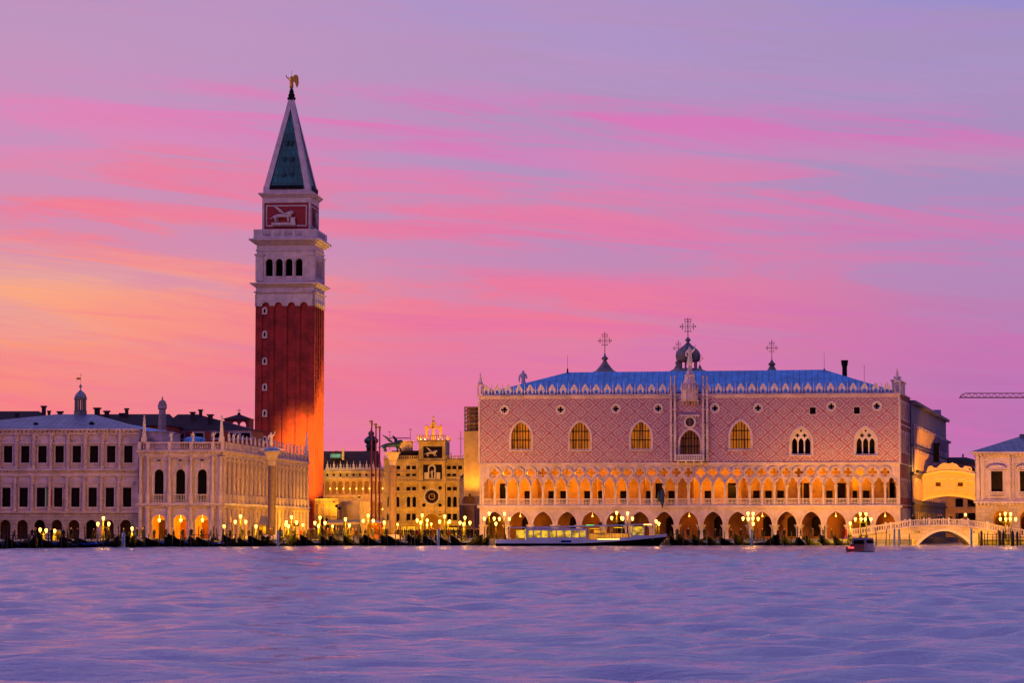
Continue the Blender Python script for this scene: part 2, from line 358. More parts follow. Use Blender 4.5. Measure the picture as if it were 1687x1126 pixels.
# ---- water: one sheet, real waves where they can be seen
def make_water():
    ys = np.concatenate([np.array([-400, -120, -40, -5, 12, 22]), np.geomspace(30, 460, 620), np.array([520, 700, 1200, 3000])])
    ts = np.concatenate([np.array([-9, -3, -1.2, -.6, -.4]), np.linspace(-.27, .27, 420), np.array([.4, .6, 1.2, 3, 9])])
    Yg, Tg = np.meshgrid(ys, ts, indexing='ij'); Xg = Tg*(np.abs(Yg)+12)
    rs = np.random.RandomState(4); Zg = np.zeros_like(Xg)
    for i in range(60):
        lam = .8*(7/.8)**rs.rand(); th = rs.normal(0, .42); k = 2*PI/lam
        amp = .0105*lam**.85*rs.uniform(.5, 1.2); ph = rs.rand()*6.28
        a = k*(Yg*math.cos(th)+Xg*math.sin(th))+ph+.8*np.sin(Xg*.05*rs.uniform(.5, 2)+i)+.5*np.sin(Yg*.04+i)
        Zg += amp*np.sin(a)*(.55+.45*np.sin(Xg*rs.uniform(.03, .16)+Yg*rs.uniform(.01, .05)+i*1.7))
    fade = np.clip((460-Yg)/200, .35, 1)*np.clip(Yg/20, 0, 1); Zg *= fade
    n, m = Xg.shape; v = np.stack([Xg, Yg, Zg], -1).reshape(-1, 3)
    idx = np.arange(n*m).reshape(n, m); f = np.stack([idx[:-1, :-1], idx[:-1, 1:], idx[1:, 1:], idx[1:, :-1]], -1).reshape(-1, 4)
    me = bpy.data.meshes.new('water'); me.vertices.add(len(v)); me.vertices.foreach_set('co', v.ravel())
    me.loops.add(f.size); me.loops.foreach_set('vertex_index', f.ravel()); me.polygons.add(len(f))
    me.polygons.foreach_set('loop_start', np.arange(0, f.size, 4)); me.update(calc_edges=True); me.shade_smooth()
    m = bpy.data.materials.new('lagoon_water'); m.use_nodes = True; t = m.node_tree; q = G(t); b = t.nodes['Principled BSDF']
    tc = N(t, 'ShaderNodeTexCoord'); sx = N(t, 'ShaderNodeSeparateXYZ'); t.links.new(tc.outputs['Object'], sx.inputs[0]); x, y, z = sx.outputs
    h1 = q.noise(q.vec(q.m('MULTIPLY', x, .45), y, 0.), 1.0, 6, .62, .3); h2 = q.noise(q.vec(q.m('MULTIPLY', x, .3), y, 0.), .12, 3, .5)
    bn = N(t, 'ShaderNodeBump'); bn.inputs['Strength'].default_value = .7; bn.inputs['Distance'].default_value = .5
    h3 = q.noise(q.vec(q.m('MULTIPLY', x, .35), y, 0.), 3.2, 4, .6)
    q.put(bn.inputs['Height'], q.m('ADD', q.m('MULTIPLY', h3, .16), q.m('ADD', q.m('MULTIPLY', h1, .8), q.m('MULTIPLY', h2, 1.2)))); t.links.new(bn.outputs[0], b.inputs['Normal'])
    b.inputs['Base Color'].default_value = (.30, .34, .48, 1); b.inputs['Roughness'].default_value = .12; b.inputs['IOR'].default_value = 1.6
    b.inputs['Specular IOR Level'].default_value = .75
    me.materials.append(m); o = obj('water', me); o['kind'] = 'structure'; return o
make_water()
# ================================================================== the palace
e = pal.e; ZA = pz(843.6); ZSPR = pz(865.5); ZF0 = pz(837.5); ZF = pz(833); ZS0 = pz(765.5); ZS1 = pz(762.5); ZC = pz(652); ZT = pz(649)
ZLS = pz(801); ZLA = pz(787.2); ZQ = pz(779.3)
na = 17; x0a = pal.x(815); x1a = pal.x(1458.5); pit = (x1a-x0a)/(na-1); aw = pit/2-.42
arcx = [x0a+i*pit for i in range(na)]
out = [(0, ZSPR)]
for cx in arcx: out += arc_pointed(cx, aw, ZSPR, ZA-ZSPR)
out += [(PW, ZSPR), (PW, ZF0), (0, ZF0)]
mb = MB().wall(out, (), 0, .9)
for cx in arcx:
    pi_ = arc_pointed(cx, aw, ZSPR, ZA-ZSPR); po = arc_pointed(cx, aw+.32, ZSPR, ZA-ZSPR+.42)
    mb.wall(band(pi_, po), (), -.14, 0.02)
mb.build('arcade_wall', M['stone'], e)
MB().box(-.35, PW+.35, -.35, 5.6, ZF0, ZF).build('loggia_floor', M['stone'], e)
# ground columns
cm = MB().lathe(0, 0, [(.72, 0), (.72, .12), (.52, .2), (.50, ZSPR-.9), (.56, ZSPR-.85), (.52, ZSPR-.75), (.62, ZSPR-.45), (.85, ZSPR-.12), (.88, ZSPR)], 12).data('column', M['marble'])
for i in range(na+1):
    cx = arcx[0]-pit/2+i*pit
    obj('column', cm, e, (min(max(cx, .65), PW-.65), .5, 0))
MB().box(0, .5, .1, .9, 0, ZSPR).box(PW-.55, PW, .1, .9, 0, ZSPR).build('corner_pier', M['stone'], e)
# inner wall of the ground arcade with doorways
mb = MB(); holes = []
for i, cx in enumerate(arcx):
    if i % 2 == 1 or i in (12,): holes.append(win_round(cx+.9, .85, .4, 3.0))
mb.wall(rect(.0, PW-.1, 0, ZF0-.01), holes, 5.0, 5.5); mb.build('arcade_back_wall', M['vault'], e)
for i, cx in enumerate(arcx):
    if i % 2 == 1 or i in (12,): MB().box(cx-.1, cx+1.9, 5.3, 5.4, .3, 4.2).build('door', M['shutter'], e)
MB().box(.0, .35, .95, 5.0, 0, ZF0-.01).box(PW-.4, PW-.05, .95, 5.0, 0, ZF0-.01).build('arcade_end_wall', M['interior'], e)
# loggia
nl = 35; lp = pit/2; lx0 = arcx[0]-lp*1.0
lcol = [arcx[0]-pit/2+k*lp for k in range(nl)]            # columns above piers and arch crowns
lcol[0] = max(lcol[0], .35)
hw = lp/2-.20
out = [(0, ZLS)]; bays = []
for k in range(nl-1):
    bx = (lcol[k]+lcol[k+1])/2; bays.append(bx); out += arc_tref(bx, min(hw, (lcol[k+1]-lcol[k])/2-.2), ZLS, ZLA-ZLS)
out += [(PW, ZLS), (PW, ZS0), (0, ZS0)]
qr = .80; holes = [quatre(c, ZQ, qr) for c in lcol[1:]]
holes = [h for h in holes if max(p[0] for p in h) < PW-.1]
mb = MB().wall(out, holes, .05, .55)
for c in lcol[1:-1]: mb.wall(circ(c, ZQ, 1.02), [circ(c, ZQ, .86)], -.2, .06)
for k, bx in enumerate(bays):
    w = min(hw, (lcol[k+1]-lcol[k])/2-.2)
    pi_ = arc_tref(bx, w, ZLS, ZLA-ZLS); po = [(bx-w-.14, ZLS), (bx-w-.12, ZLS+.6), (bx-w*.75, ZLS+1.05), (bx-.25, ZLA+.02), (bx, ZLA+.32), (bx+.25, ZLA+.02), (bx+w*.75, ZLS+1.05), (bx+w+.12, ZLS+.6), (bx+w+.14, ZLS)]
    mb.wall(band(pi_, po), (), -.17, .06)
mb.build('loggia_tracery', M['stone'], e)
lm = MB().lathe(0, 0, [(.34, ZF), (.34, ZF+.12), (.215, ZF+.2), (.20, ZLS-.55), (.25, ZLS-.5), (.22, ZLS-.45), (.30, ZLS-.15), (.38, ZLS-.08), (.38, ZLS)], 10).data('loggia_column', M['marble'])
for c in lcol: obj('loggia_column', lm, e, (c, .3, 0))
MB().box(0, .3, .05, .6, ZF, ZLS).box(PW-.5, PW, .05, .6, ZF, ZLS).build('corner_pier', M['stone'], e)
ZB = pz(822)
bl = lp-.44
bmb = MB().box(-bl/2, bl/2, -.12, .12, ZB-.13, ZB).box(-bl/2, bl/2, -.12, .12, ZF, ZF+.1)
for j in range(7): bmb.lathe(-bl/2+(j+.5)*bl/7, 0, [(.05, ZF+.1), (.085, ZF+.35), (.04, ZF+.6), (.06, ZB-.13)], 6)
bd = bmb.data('balustrade', M['marble'])
for bx in bays: obj('balustrade', bd, e, (bx, .3, 0))
# loggia back wall with doors, lit from inside
holes = []; drs = []
for k, bx in enumerate(bays):
    if k in (3, 5, 6, 8, 9, 11, 13, 15, 18, 22, 23, 24, 28, 30, 31): holes.append(rect(bx-.55, bx+.55, ZF+.05, ZF+2.5)); drs.append((bx-.55, bx+.55))
    if k in (1, 14, 20, 26, 29, 33): holes.append(rect(bx-.7, bx+.7, ZF+.05, ZLS+.5)); drs.append((bx-.7, bx+.7))
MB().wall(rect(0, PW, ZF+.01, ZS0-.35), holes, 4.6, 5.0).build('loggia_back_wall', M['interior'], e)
for a, b in drs: MB().box(a-.1, b+.1, 4.85, 4.95, ZF+.02, ZLS+.6).build('door', M['shutter'], e)
mb = MB().box(0.01, PW-.01, .56, 5.0, ZS0-.35, ZS0-.15)
for k in range(1, nl-1, 2): mb.box(lcol[k]-.16, lcol[k]+.16, .56, 4.6, ZS0-.75, ZS0-.35)
mb.build('loggia_ceiling', M['interior'], e)
for k in (0, 4, 9, 13, 17, 21, 26, 30, 33): MB().box(lcol[k]+.5, lcol[k]+.8, 3.2, 4.6, ZF, ZS0-.76).build('loggia_buttress', M['interior'], e)
for k, en in ((1, 600), (3, 1900), (7, 1600), (10, 2900), (13, 800), (17, 1700), (20, 3000), (23, 500), (27, 2700), (30, 600)):
    lx, ly, lz = (lcol[k]+lcol[k+1])/2, 3.95, ZS0-1.7
    f = MB().lathe(lx, ly, [(.03, lz+.65), (.03, lz+.25), (.09, lz+.2), (.09, lz), (.03, lz-.05)], 8).build('ceiling_lamp', M['smallglass'], e)
    light('lamp_light', 'POINT', (lx, ly-.1, lz-.3), en, f, (1, .47, .0), .15)
for i in (1, 4, 8, 11, 14, 16):
    f = MB().lathe(arcx[i], 2.6, [(.03, ZA-.2), (.03, ZA-.6), (.14, ZA-.65), (.12, ZA-.9)], 8).build('ceiling_lamp', M['smallglass'], e)
    light('lamp_light', 'POINT', (arcx[i], 2.6, ZA-1.1), 130, f, (1, .26, .01), .12)
# upper wall
wins = [(858.5, 696, 740.5, 16.3, 0), (955.5, 696, 740.5, 16.5, 0), (1056, 695.5, 740, 16.5, 0), (1136.7, 709, 749, 17, 3), (1219.7, 694.5, 739.5, 17, 1), (1319.6, 706, 748.5, 17, 2), (1426, 706, 748.5, 17, 2)]
ocu = [(831.2, 675.6), (923.6, 675.3), (1014.7, 673.9), (1084.5, 673.4), (1177.8, 673), (1248.9, 672.7), (1369.4, 670), (1444.5, 669.4)]
sqs = [(1339, 677.3), (1411.6, 676.8)]
holes = []; wl = []
for px, yt, yb, wpx, kd in wins:
    cx, zt = pal.L(px, yt); _, zb = pal.L(px, yb); w = pal.x(px+wpx)-cx; zs = zb+(zt-zb)*.45
    holes.append(win_pointed(cx, w, zb, zs, zt)); wl.append((cx, w, zb, zs, zt, kd))
ol = []
for px, py in ocu:
    cx, cz = pal.L(px, py); holes.append(circ(cx, cz, .62)); ol.append((cx, cz))
sl = []
for px, py in sqs:
    cx, cz = pal.L(px, py); holes.append(rect(cx-.52, cx+.52, cz-.6, cz+.6)); sl.append((cx, cz))
cxc = wl[3][0]; rz_ = pal.L(1136.7, 696)[1]; holes.append(circ(cxc, rz_, .8))
MB().wall(rect(0, PW, ZS1, ZC), holes, 0, 1.2).build('upper_wall', M['lozenge'], e)
MB().box(-.15, PW+.15, -.18, .9, ZS0, ZS1).build('string_course', M['stone'], e)
MB().box(-.35, PW+.35, -.38, 1.3, ZC, ZC+.16).box(-.22, PW+.22, -.22, 1.2, ZC+.16, ZT).box(-.1, PW+.1, -.12, .3, ZC-.45, ZC-.001).build('cornice', M['stone'], e)
mr = MB().cyl(0, 0, ZS1-10, ZC, .22, .22, 8)
for cx in (-.02, PW+.02): MB().cyl(cx, -.02, ZS1, ZC-.46, .2, .2, 8).build('corner_shaft', M['stone'], e)
for cx, w, zb, zs, zt, kd in wl:
    fr = MB().wall([(cx-w-.38, zb-.25)]+arc_pointed(cx, w+.38, zs, zt-zs+.42)+[(cx+w+.38, zb-.25)], [win_pointed(cx, w, zb, zs, zt)], -.1, .1)
    fr.wall([(cx-w-.5, zb-.4), (cx-w-.5, zb-.22), (cx+w+.5, zb-.22), (cx+w+.5, zb-.4)], (), -.28, -.101)
    fo = fr.build('window', M['stone'], e)
    MB().wall(win_pointed(cx, w+.1, zb-.1, zs, zt+.1), (), .95, 1.0).build('pane', [M['curtain'], M['curtain'], M['shutter'], M['curtaindim']][kd], fo)
    if kd in (0, 1, 3):
        gm = MB()
        for j in range(1, 7): gm.box(cx-w+2*w*j/7-.07, cx-w+2*w*j/7+.07, .4, .5, zb, zt-(.0 if j in (3, 4) else .35 if j in (2, 5) else 1.1))
        for f_ in (.33, .66): gm.box(cx-w, cx+w, .38, .52, zb+(zt-zb)*f_-.09, zb+(zt-zb)*f_+.09)
        gm.build('grille', M['iron'], fo)
    else:
        outl = win_pointed(cx, w-.02, zb+.01, zs, zt-.02); hs = []
        wi = w*.56/2; hgt = (zt-zb)
        zsl = zb+hgt*.42
        for j in (-1, 0, 1): hs.append(win_pointed(cx+j*w*.655, w*.265, zb+.03, zsl, zsl+hgt*.2))
        for j in (-1, 1): hs.append(quatre(cx+j*w*.36, zb+hgt*.72, w*.24))
        if px: hs.append(circ(cx, zb+hgt*.90, w*.11, 10))
        MB().wall(outl, hs, .3, .5).build('tracery', M['marble'], fo)
for cx, cz in ol:
    fo = MB().wall(circ(cx, cz, .84), [circ(cx, cz, .6)], -.12, .08).build('oculus', M['marble'], e)
    MB().wall(circ(cx, cz, .61), [quatre(cx, cz, .52)], .1, .25).build('tracery', M['stone'], fo)
    MB().wall(circ(cx, cz, .66), (), .7, .75).build('pane', M['dark'], fo)
for cx, cz in sl:
    fo = MB().wall(rect(cx-.6, cx+.6, cz-.7, cz+.7), [rect(cx-.5, cx+.5, cz-.58, cz+.58)], -.04, .06).build('square_window', M['stone'], e)
    MB().box(cx-.55, cx+.55, .4, .45, cz-.65, cz+.65).box(cx-.03, cx+.03, .3, .36, cz-.6, cz+.6).build('pane', M['shutter'], fo)
# crenellation
merl = [(-.52, 0), (-.55, .5), (-.62, .8), (-.5, 1.1), (-.36, 1.2), (-.26, 1.5), (-.1, 1.62), (0, 1.85)]
merl = merl+[(-x, z) for x, z in merl[-2::-1]]
hole = [(-.26, .12), (-.26, .5), (-.14, .72), (0, .82), (.14, .72), (.26, .5), (.26, .12)]
me_ = MB().wall(merl, [hole, circ(0, 1.12, .1, 8)], -.14, .14).data('merlon', M['marble'])
sp_ = MB().lathe(0, 0, [(.13, 0), (.13, .7), (.17, .74), (.07, .85), (.015, 1.95)], 6).data('spike', M['marble'])
mp = (pal.x(1480, py=640)-pal.x(801, py=640))/37; k = 0
for i in range(38):
    cx = pal.x(801, py=640)+i*mp
    if cx > PW-.4: break
    if abs(cx-cxc) > 2.4: obj('merlon', me_, e, (cx, .05, ZT))
    if i < 37 and abs(cx+mp/2-cxc) > 2.9: obj('spike', sp_, e, (cx+mp/2, .05, ZT))
for i in range(26):
    obj('merlon', me_, e, (.15, 2+i*1.9, ZT), rz=PI/2)
    obj('spike', sp_, e, (.15, 2.95+i*1.9, ZT))
def aedicule(x, y, z, h, w=.42):
    mb = MB()
    for sx in (-w, w):
        for sy in (-w, w): mb.cyl(x+sx, y+sy, z, z+h*.45, .08, .07, 6)
    mb.box(x-w-.1, x+w+.1, y-w-.1, y+w+.1, z-.25, z).box(x-w-.1, x+w+.1, y-w-.1, y+w+.1, z+h*.45, z+h*.5)
    mb.lathe(x, y, [(w+.08, z+h*.5), (w*.75, z+h*.62), (.1, z+h*.95), (.16, z+h*.97), (.03, z+h)], 8); return mb
aedicule(.1, .2, ZT+.1, pz(616)-ZT).tube((.1, .2, pz(616)), (.1, .2, pz(611)), .03).build('corner_turret', M['stone'], e)
aedicule(PW-.3, .2, ZT+.1, pz(612)-ZT).tube((PW-.3, .2, pz(612)), (PW-.3, .2, pz(607)), .03).build('corner_turret', M['stone'], e)
# roof: hipped, seamed lead
RD = 25.; ry = 9.; xl = pal.x(935, ry, 614); xr = pal.x(1358, ry, 609); zrl = pal.L(935, 614, ry)[1]; zrr = pal.L(1358, 609.5, ry)[1]
rx1 = pal.x(1478, .9, 641); zr0 = ZT+.35; xll = 1.0
mb = MB(); mb.add([(xll, 1.0, zr0), (PW-.9, 1.0, zr0), (xr, ry, zrr), (xl, ry, zrl), (PW-.9, RD, zr0), (xll, RD, zr0), (xr, 17, zrr), (xl, 17, zrl),
    (xll, 1.0, zr0-.6), (PW-.9, 1.0, zr0-.6), (PW-.9, RD, zr0-.6), (xll, RD, zr0-.6)],
    [(0, 1, 2, 3), (1, 4, 6, 2), (4, 5, 7, 6), (5, 0, 3, 7), (3, 2, 6, 7), (8, 9, 1, 0), (9, 10, 4, 1), (10, 11, 5, 4), (11, 8, 0, 5), (8, 11, 10, 9)])
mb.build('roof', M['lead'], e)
MB().box(.9, PW-.9, 1.25, RD+1, ZC-2, ZT-.75).box(1.3, 22, RD+1, 72, 2, ZT-.7).build('roof_deck', M['leadgrey'], e)
for px, h in ((935, 585), (1358, 580)):
    x, z = pal.L(px, 613, ry); MB().lathe(x, ry, [(.18, z-.3), (.12, z+.5), (.03, z+.6), (.02, pal.L(px, h, ry)[1])], 6).build('lightning_rod', M['iron'], e)
x, z = pal.L(1391.5, 612, 10); MB().lathe(x, 10, [(.42, z-2), (.42, z+.7), (.5, pal.L(1391, 603, 10)[1]), (.62, pal.L(1391, 596, 10)[1]), (.62, pal.L(1391, 594, 10)[1])], 10).build('chimney', M['iron'], e)
x, z = pal.L(1424, 636, 14); MB().tube((x, 14, z-3), (x, 14, pal.L(1424, 602, 14)[1]), .03).build('lightning_rod', M['iron'], e)
for px in (1308, 1380, 1420):
    x, z = pal.L(px, 638, 3.6); MB().lathe(x, 3.6, [(.42, z-.7), (.42, z), (.3, z+.25), (.05, z+.35)], 8).build('roof_vent', M['iron'], e)
x, z = pal.L(862, 633, 8)
# balcony in the middle
bz = pal.L(1136.7, 760.5, -1)[1]; bt = pal.L(1136.7, 750, -1)[1]
x0, x1 = pal.x(1113, -1), pal.x(1160.5, -1)
bal = MB().box(x0, x1, -1.3, -.11, bz, bz+.22).box(x0+.3, x0+.6, -1., -.11, bz-.5, bz).box(x1-.6, x1-.3, -1., -.11, bz-.5, bz).box(x0+1.6, x0+1.9, -1., -.11, bz-.4, bz).box(x1-1.9, x1-1.6, -1., -.11, bz-.4, bz).build('balcony', M['marble'], e)
rb = MB().box(x0, x1, -1.3, -1.15, bt-.12, bt).box(x0, x1, -1.28, -1.17, bz+.5, bz+.58)
for j in range(13): rb.box(x0+(x1-x0)*j/12.6, x0+(x1-x0)*j/12.6+.13, -1.28, -1.16, bz+.22, bt-.12)
for xx in (x0, x1-.12): rb.box(xx, xx+.12, -1.15, -.11, bt-.12, bt).box(xx, xx+.12, -1.15, -.11, bz+.22, bz+.4)
rb.build('railing', M['marble'], bal)
# frame pinnacles beside the balcony window
for px in (1105.2, 1111.5, 1158, 1164.5):
    x, zt = pal.L(px, 618, -.3); zz0 = pal.L(px, 760, -.3)[1]; z1 = pal.L(px, 642, -.3)[1]
    mb = MB()
    mb.box(x-.2, x+.2, -.5, -.001, zz0, pal.L(px, 700, 0)[1]).box(x-.17, x+.17, -.45, -.002, pal.L(px, 700)[1], z1)
    for pyy in (735, 718, 700, 675, 657): zq = pal.L(px, pyy)[1]; mb.box(x-.28, x+.28, -.58, -.003, zq-.1, zq+.1)
    mb.lathe(x, -.2, [(.22, z1), (.22, z1+.3), (.15, z1+.4), (.11, zt-.5), (.17, zt-.35), (.1, zt-.2), (.02, zt)], 8)
    mb.build('pinnacle', M['stone'], e)
MB().wall(circ(cxc, rz_, 1.0), [circ(cxc, rz_, .76)], -.22, .03).build('roundel', M['marble'], e)
MB().wall(circ(cxc, rz_, .78), (), .2, .3).lathe(cxc, .1, [(.2, rz_-.6), (.3, rz_-.1), (.2, rz_+.2), (.16, rz_+.5), (.02, rz_+.62)], 6).build('roundel_relief', M['granite'], e)
cz0 = pal.L(1136, 662, -.8)[1]; cz1 = pal.L(1136, 641, -.8)[1]; cz2 = pal.L(1136, 619, 0)[1]; cz3 = pal.L(1136, 588, 0)[1]
x0, x1 = cxc-1.55, cxc+1.55
mb = MB().box(x0, x1, -.7, -.002, cz0, cz0+.25)
for j in range(6): mb.box(x0+.3+j*.5, x0+.5+j*.5, -.5, -.003, cz0-.45, cz0)
mb.box(x0-.2, x1+.2, -.35, -.004, pal.L(1136, 686)[1], pal.L(1136, 684)[1])
for j in range(7): mb.box(x0+.1+j*.46, x0+.25+j*.46, -.3, -.005, pal.L(1136, 689)[1], pal.L(1136, 686)[1])
mb.lathe(cxc, -.0, [(1.4, cz0+.25), (1.4, cz1)], 8, PI/8)
for k in range(8):
    a = 2*PI*k/8+PI/8; mb.lathe(cxc+1.42*math.cos(a), 1.42*math.sin(a), [(.12, cz0+.2), (.12, cz1+.4), (.02, cz1+1.2)], 5)
    a += PI/8; mb.lathe(cxc+1.3*math.cos(a), 1.3*math.sin(a), [(.42, cz1-.2), (.3, cz1+.4), (.02, cz1+1.1)], 4, a)
mb.lathe(cxc, 0, [(1.2, cz1), (1.15, cz1+.8), (.95, cz1+1.5), (.8, cz2-.2), (.95, cz2), (.6, cz2+.3), (.42, cz2+.9), (.3, cz2+1.3), (.22, cz2+1.6)], 10)
mb.build('canopy', M['stone'], e)
# statue on the canopy added below (statue mesh)
# east wing along the canal
L1 = 21.; L2 = 108.; zE = lambda py, px=1483: pal.L(px, py, 0)[1]
def ew(): return MB().frame(PW, 0, EA)
zEt = ZT; zmid = [pz(700), pz(765)]
hs = []; pn = []
for r_, (a, b) in enumerate(((ZF+1.5, ZF+4.3), (pz(745), pz(712)), (pz(690), pz(662)))):
    for k in range(5): hs.append(rect(2.2+k*3.9, 3.8+k*3.9, a, b)); pn.append((2.2+k*3.9, 3.8+k*3.9, a, b))
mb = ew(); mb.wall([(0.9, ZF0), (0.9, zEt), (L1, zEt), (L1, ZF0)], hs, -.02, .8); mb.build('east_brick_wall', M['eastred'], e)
ew().box(.9, L1, .03, .8, 0, ZF0-.01).build('east_base_wall', M['stone'], e)
for a, b, c_, d in pn:
    w_ = ew().wall(rect(a-.35, b+.35, c_-.2, d+.3), [rect(a+.1, b-.1, c_+.1, d-.1)], -.06, .05).build('east_window', M['stone'], e)
    ew().box(a-.1, b+.1, .45, .5, c_-.1, d+.1).build('pane', M['shutter'], w_)
mb = ew()
for z in (ZF, pz(765), pz(700), zEt): mb.box(.9, L1, -.16, -.021, z-.1, z+.1)
mb.build('east_string_course', M['stone'], e)
ew().box(1.6, 13, .1, 1.4, zEt+.11, pz(629)).box(1.4, 13.2, -.1, 1.6, pz(629), pz(627)).box(5, 6, .3, 1.2, pz(627), pz(622)).box(4.8, 6.2, .1, 1.4, pz(622), pz(620.5)).build('parapet_block', M['stone'], e)
zE2 = pal.z(661, 0, 1483)+.6
hs = []; pn = []; 
for r_, (a, b) in enumerate(((2.5, 4.8), (7.2, 10.2), (12.6, 15.4), (17.2, 19.8))):
    for k in range(18):
        x = L1+3+k*4.7; hs.append(rect(x, x+1.9, a, b)); pn.append((x, x+1.9, a, b, r_))
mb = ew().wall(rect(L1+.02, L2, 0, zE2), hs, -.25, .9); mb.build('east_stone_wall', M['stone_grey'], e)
for a, b, c_, d, r_ in pn:
    if r_ == 0: continue
    w_ = ew().wall(rect(a-.3, b+.3, c_-.3, d+.5), [rect(a+.05, b-.05, c_+.05, d-.05)], -.5, -.26).build('canal_window', M['stone'], e)
    ew().box(a-.1, b+.1, .15, .2, c_-.1, d+.1).build('pane', M['shutter'], w_)
mb = ew()
for z in (6.2, 11.6, 16.4): mb.box(L1+.03, L2, -.6, -.251, z-.2, z+.15)
mb.box(L1-.2, L2+.2, -1.0, 1.2, zE2, zE2+.5).build('east_cornice', M['stone_grey'], e)
ew().box(L1+1, L2-.5, .4, 14, zE2+.5, zE2+.7).box(L1+2, L1+12, 1, 10, zE2+.7, zE2+1.6).box(L1+30, L1+66, 1., 12, zE2+.7, zE2+1.7).box(L1+82, L1+84, .5, 2, zE2+.7, zE2+2.4).build('east_roof', M['leadgrey'], e)
ew().box(L2+.02, L2+26, 1., 12, 0, zE2-3.6).box(L2+.03, L2+26.3, .5, 12, zE2-3.6, zE2-3.2).build('rear_block', M['stone_grey'], e)
w_ = ew().box(68, 69.5, -1.6, -.6, 14.6, 17.8).box(67.8, 69.7, -1.8, -.6, 17.8, 18.3).build('canal_oriel', M['iron'], e)
def rwin(e, x0, x1, z0, z1, y=0., fr=.18, dep=.35, fm='stone', pm='shutter', head=None, name='window', mull=False):
    mb = MB().wall(rect(x0-fr, x1+fr, z0-fr, z1+fr), [rect(x0+.01, x1-.01, z0+.01, z1-.01)], y-.1, y+.05)
    mb.box(x0-fr-.15, x1+fr+.15, y-.28, y-.101, z0-fr-.15, z0-fr)
    w = (x1-x0)/2; cx = (x0+x1)/2
    if head == 'tri': mb.wall([(x0-.55, z1+.45), (cx, z1+.95), (x1+.55, z1+.45)], (), y-.3, y-.001).box(x0-.55, x1+.55, y-.35, y-.002, z1+.3, z1+.45)
    if head == 'flat': mb.box(x0-.5, x1+.5, y-.4, y-.002, z1+.75, z1+1.0).box(x0-.35, x1+.35, y-.2, y-.003, z1+.2, z1+.75)
    if head == 'seg': mb.wall([(x0-.6, z1+.45)]+[(cx-(w+.6)*math.cos(t), z1+.45+.6*math.sin(t)) for t in (.5, .9, 1.3, 1.57, 1.84, 2.24, 2.64)]+[(x1+.6, z1+.45)], (), y-.32, y-.001).box(x0-.6, x1+.6, y-.38, y-.002, z1+.3, z1+.45)
    f = mb.build(name, M[fm], e)
    p = MB().box(x0-.05, x1+.05, y+dep, y+dep+.05, z0-.05, z1+.05)
    if mull: p.box(cx-.06, cx+.06, y+dep-.06, y+dep-.001, z0, z1)
    p.build('pane', M[pm], f); return f
def statue_mesh():
    mt = M['marble']
    return [skin([(0, 0, 0), (0, 0, .5), (.03, 0, .95), (0, 0, 1.35), (0, 0, 1.52), (.02, 0, 1.72), (-.24, 0, 1.32), (-.34, -.08, 1.0), (-.2, -.2, .85), (.24, 0, 1.34), (.42, -.1, 1.5), (.48, -.1, 1.85)],
        [(0, 1), (1, 2), (2, 3), (3, 4), (4, 5), (3, 6), (6, 7), (7, 8), (3, 9), (9, 10), (10, 11)], [.27, .24, .17, .2, .08, .13, .1, .08, .06, .1, .07, .05], mt, 'statue'),
        skin([(0, 0, 0), (.04, 0, .5), (.0, 0, .95), (-.03, 0, 1.38), (0, 0, 1.54), (0, -.03, 1.74), (-.27, 0, 1.3), (-.36, -.05, .95), (-.3, -.1, .7), (.23, 0, 1.32), (.33, -.05, 1.05), (.12, -.22, 1.05)],
        [(0, 1), (1, 2), (2, 3), (3, 4), (4, 5), (3, 6), (6, 7), (7, 8), (3, 9), (9, 10), (10, 11)], [.25, .25, .16, .2, .08, .13, .1, .07, .06, .1, .08, .05], mt, 'statue')]
ST = statue_mesh()
def put_statue(r, x, y, z, label, cat='statue', group=None, s=1.1, k=0, ped=.0, rz=0., name='statue', mt=None):
    c, q = math.cos(r.th), math.sin(r.th); p = Vector((r.O.x+x*c+y*q, r.O.y-x*q+y*c, r.O.z+z))
    o = obj(name, ST[k % 2], None, p, None, rz-r.th, s); return tag(o, label, cat, group)
# statue crowning the palace canopy
# ================================================================== the mint
mi = Root('mint_building', 'three storey grey stone building with dark shuttered windows and lantern roof', 'building', -32, 459, 2.0); mi.px = 130; e = mi.e
Wm = mi.x(227.5); zt = mi.z
g1, g2, t1 = zt(846), zt(843), zt(710)
gx = [9.4+28.3*(i-1) for i in range(9)]; wx1 = [12.5+28.35*(i-1) for i in range(9)]
wx = [10.8+28.4*(i-1) for i in range(9)]
hs = []; zsg = zt(857)-.95
for px in gx: cx = mi.x(px); hs.append((cx, .93))
out = [(0, 0)]
for cx, w in hs: out += win_round(cx, w, 0.0, zsg)
out += [(Wm, 0), (Wm, g1), (0, g1)]
mb = MB().wall(out, (), 0, .8)
for cx, w in hs: mb.wall(band(arc_round(cx, w+.001, zsg), arc_round(cx, w+.35, zsg)), (), -.1, .01)
mb.build('ground_wall', M['stone_rust'], e)
for i, (cx, w) in enumerate(hs):
    f = MB().wall(win_round(cx, w+.05, .0, zsg), (), .6, .7).box(cx-.04, cx+.04, .52, .6, 0, zsg).box(cx-w, cx+w, .52, .6, zsg-.05, zsg+.05).build('arched_door', M['door'] if i % 3 else M['shutter'], e)
zm0, zm1 = zt(836), zt(804); zu0, zu1 = zt(763), zt(735); zc1, zc0 = zt(773), zt(780)
h1 = [rect(mi.x(p)-.75, mi.x(p)+.75, zm0, zm1) for p in wx]; h2 = [rect(mi.x(p)-.76, mi.x(p)+.76, zu0, zu1) for p in wx1]
MB().wall(rect(0, Wm, g1+.25, t1), h1+h2, 0, .7).build('upper_wall', M['stone'], e)
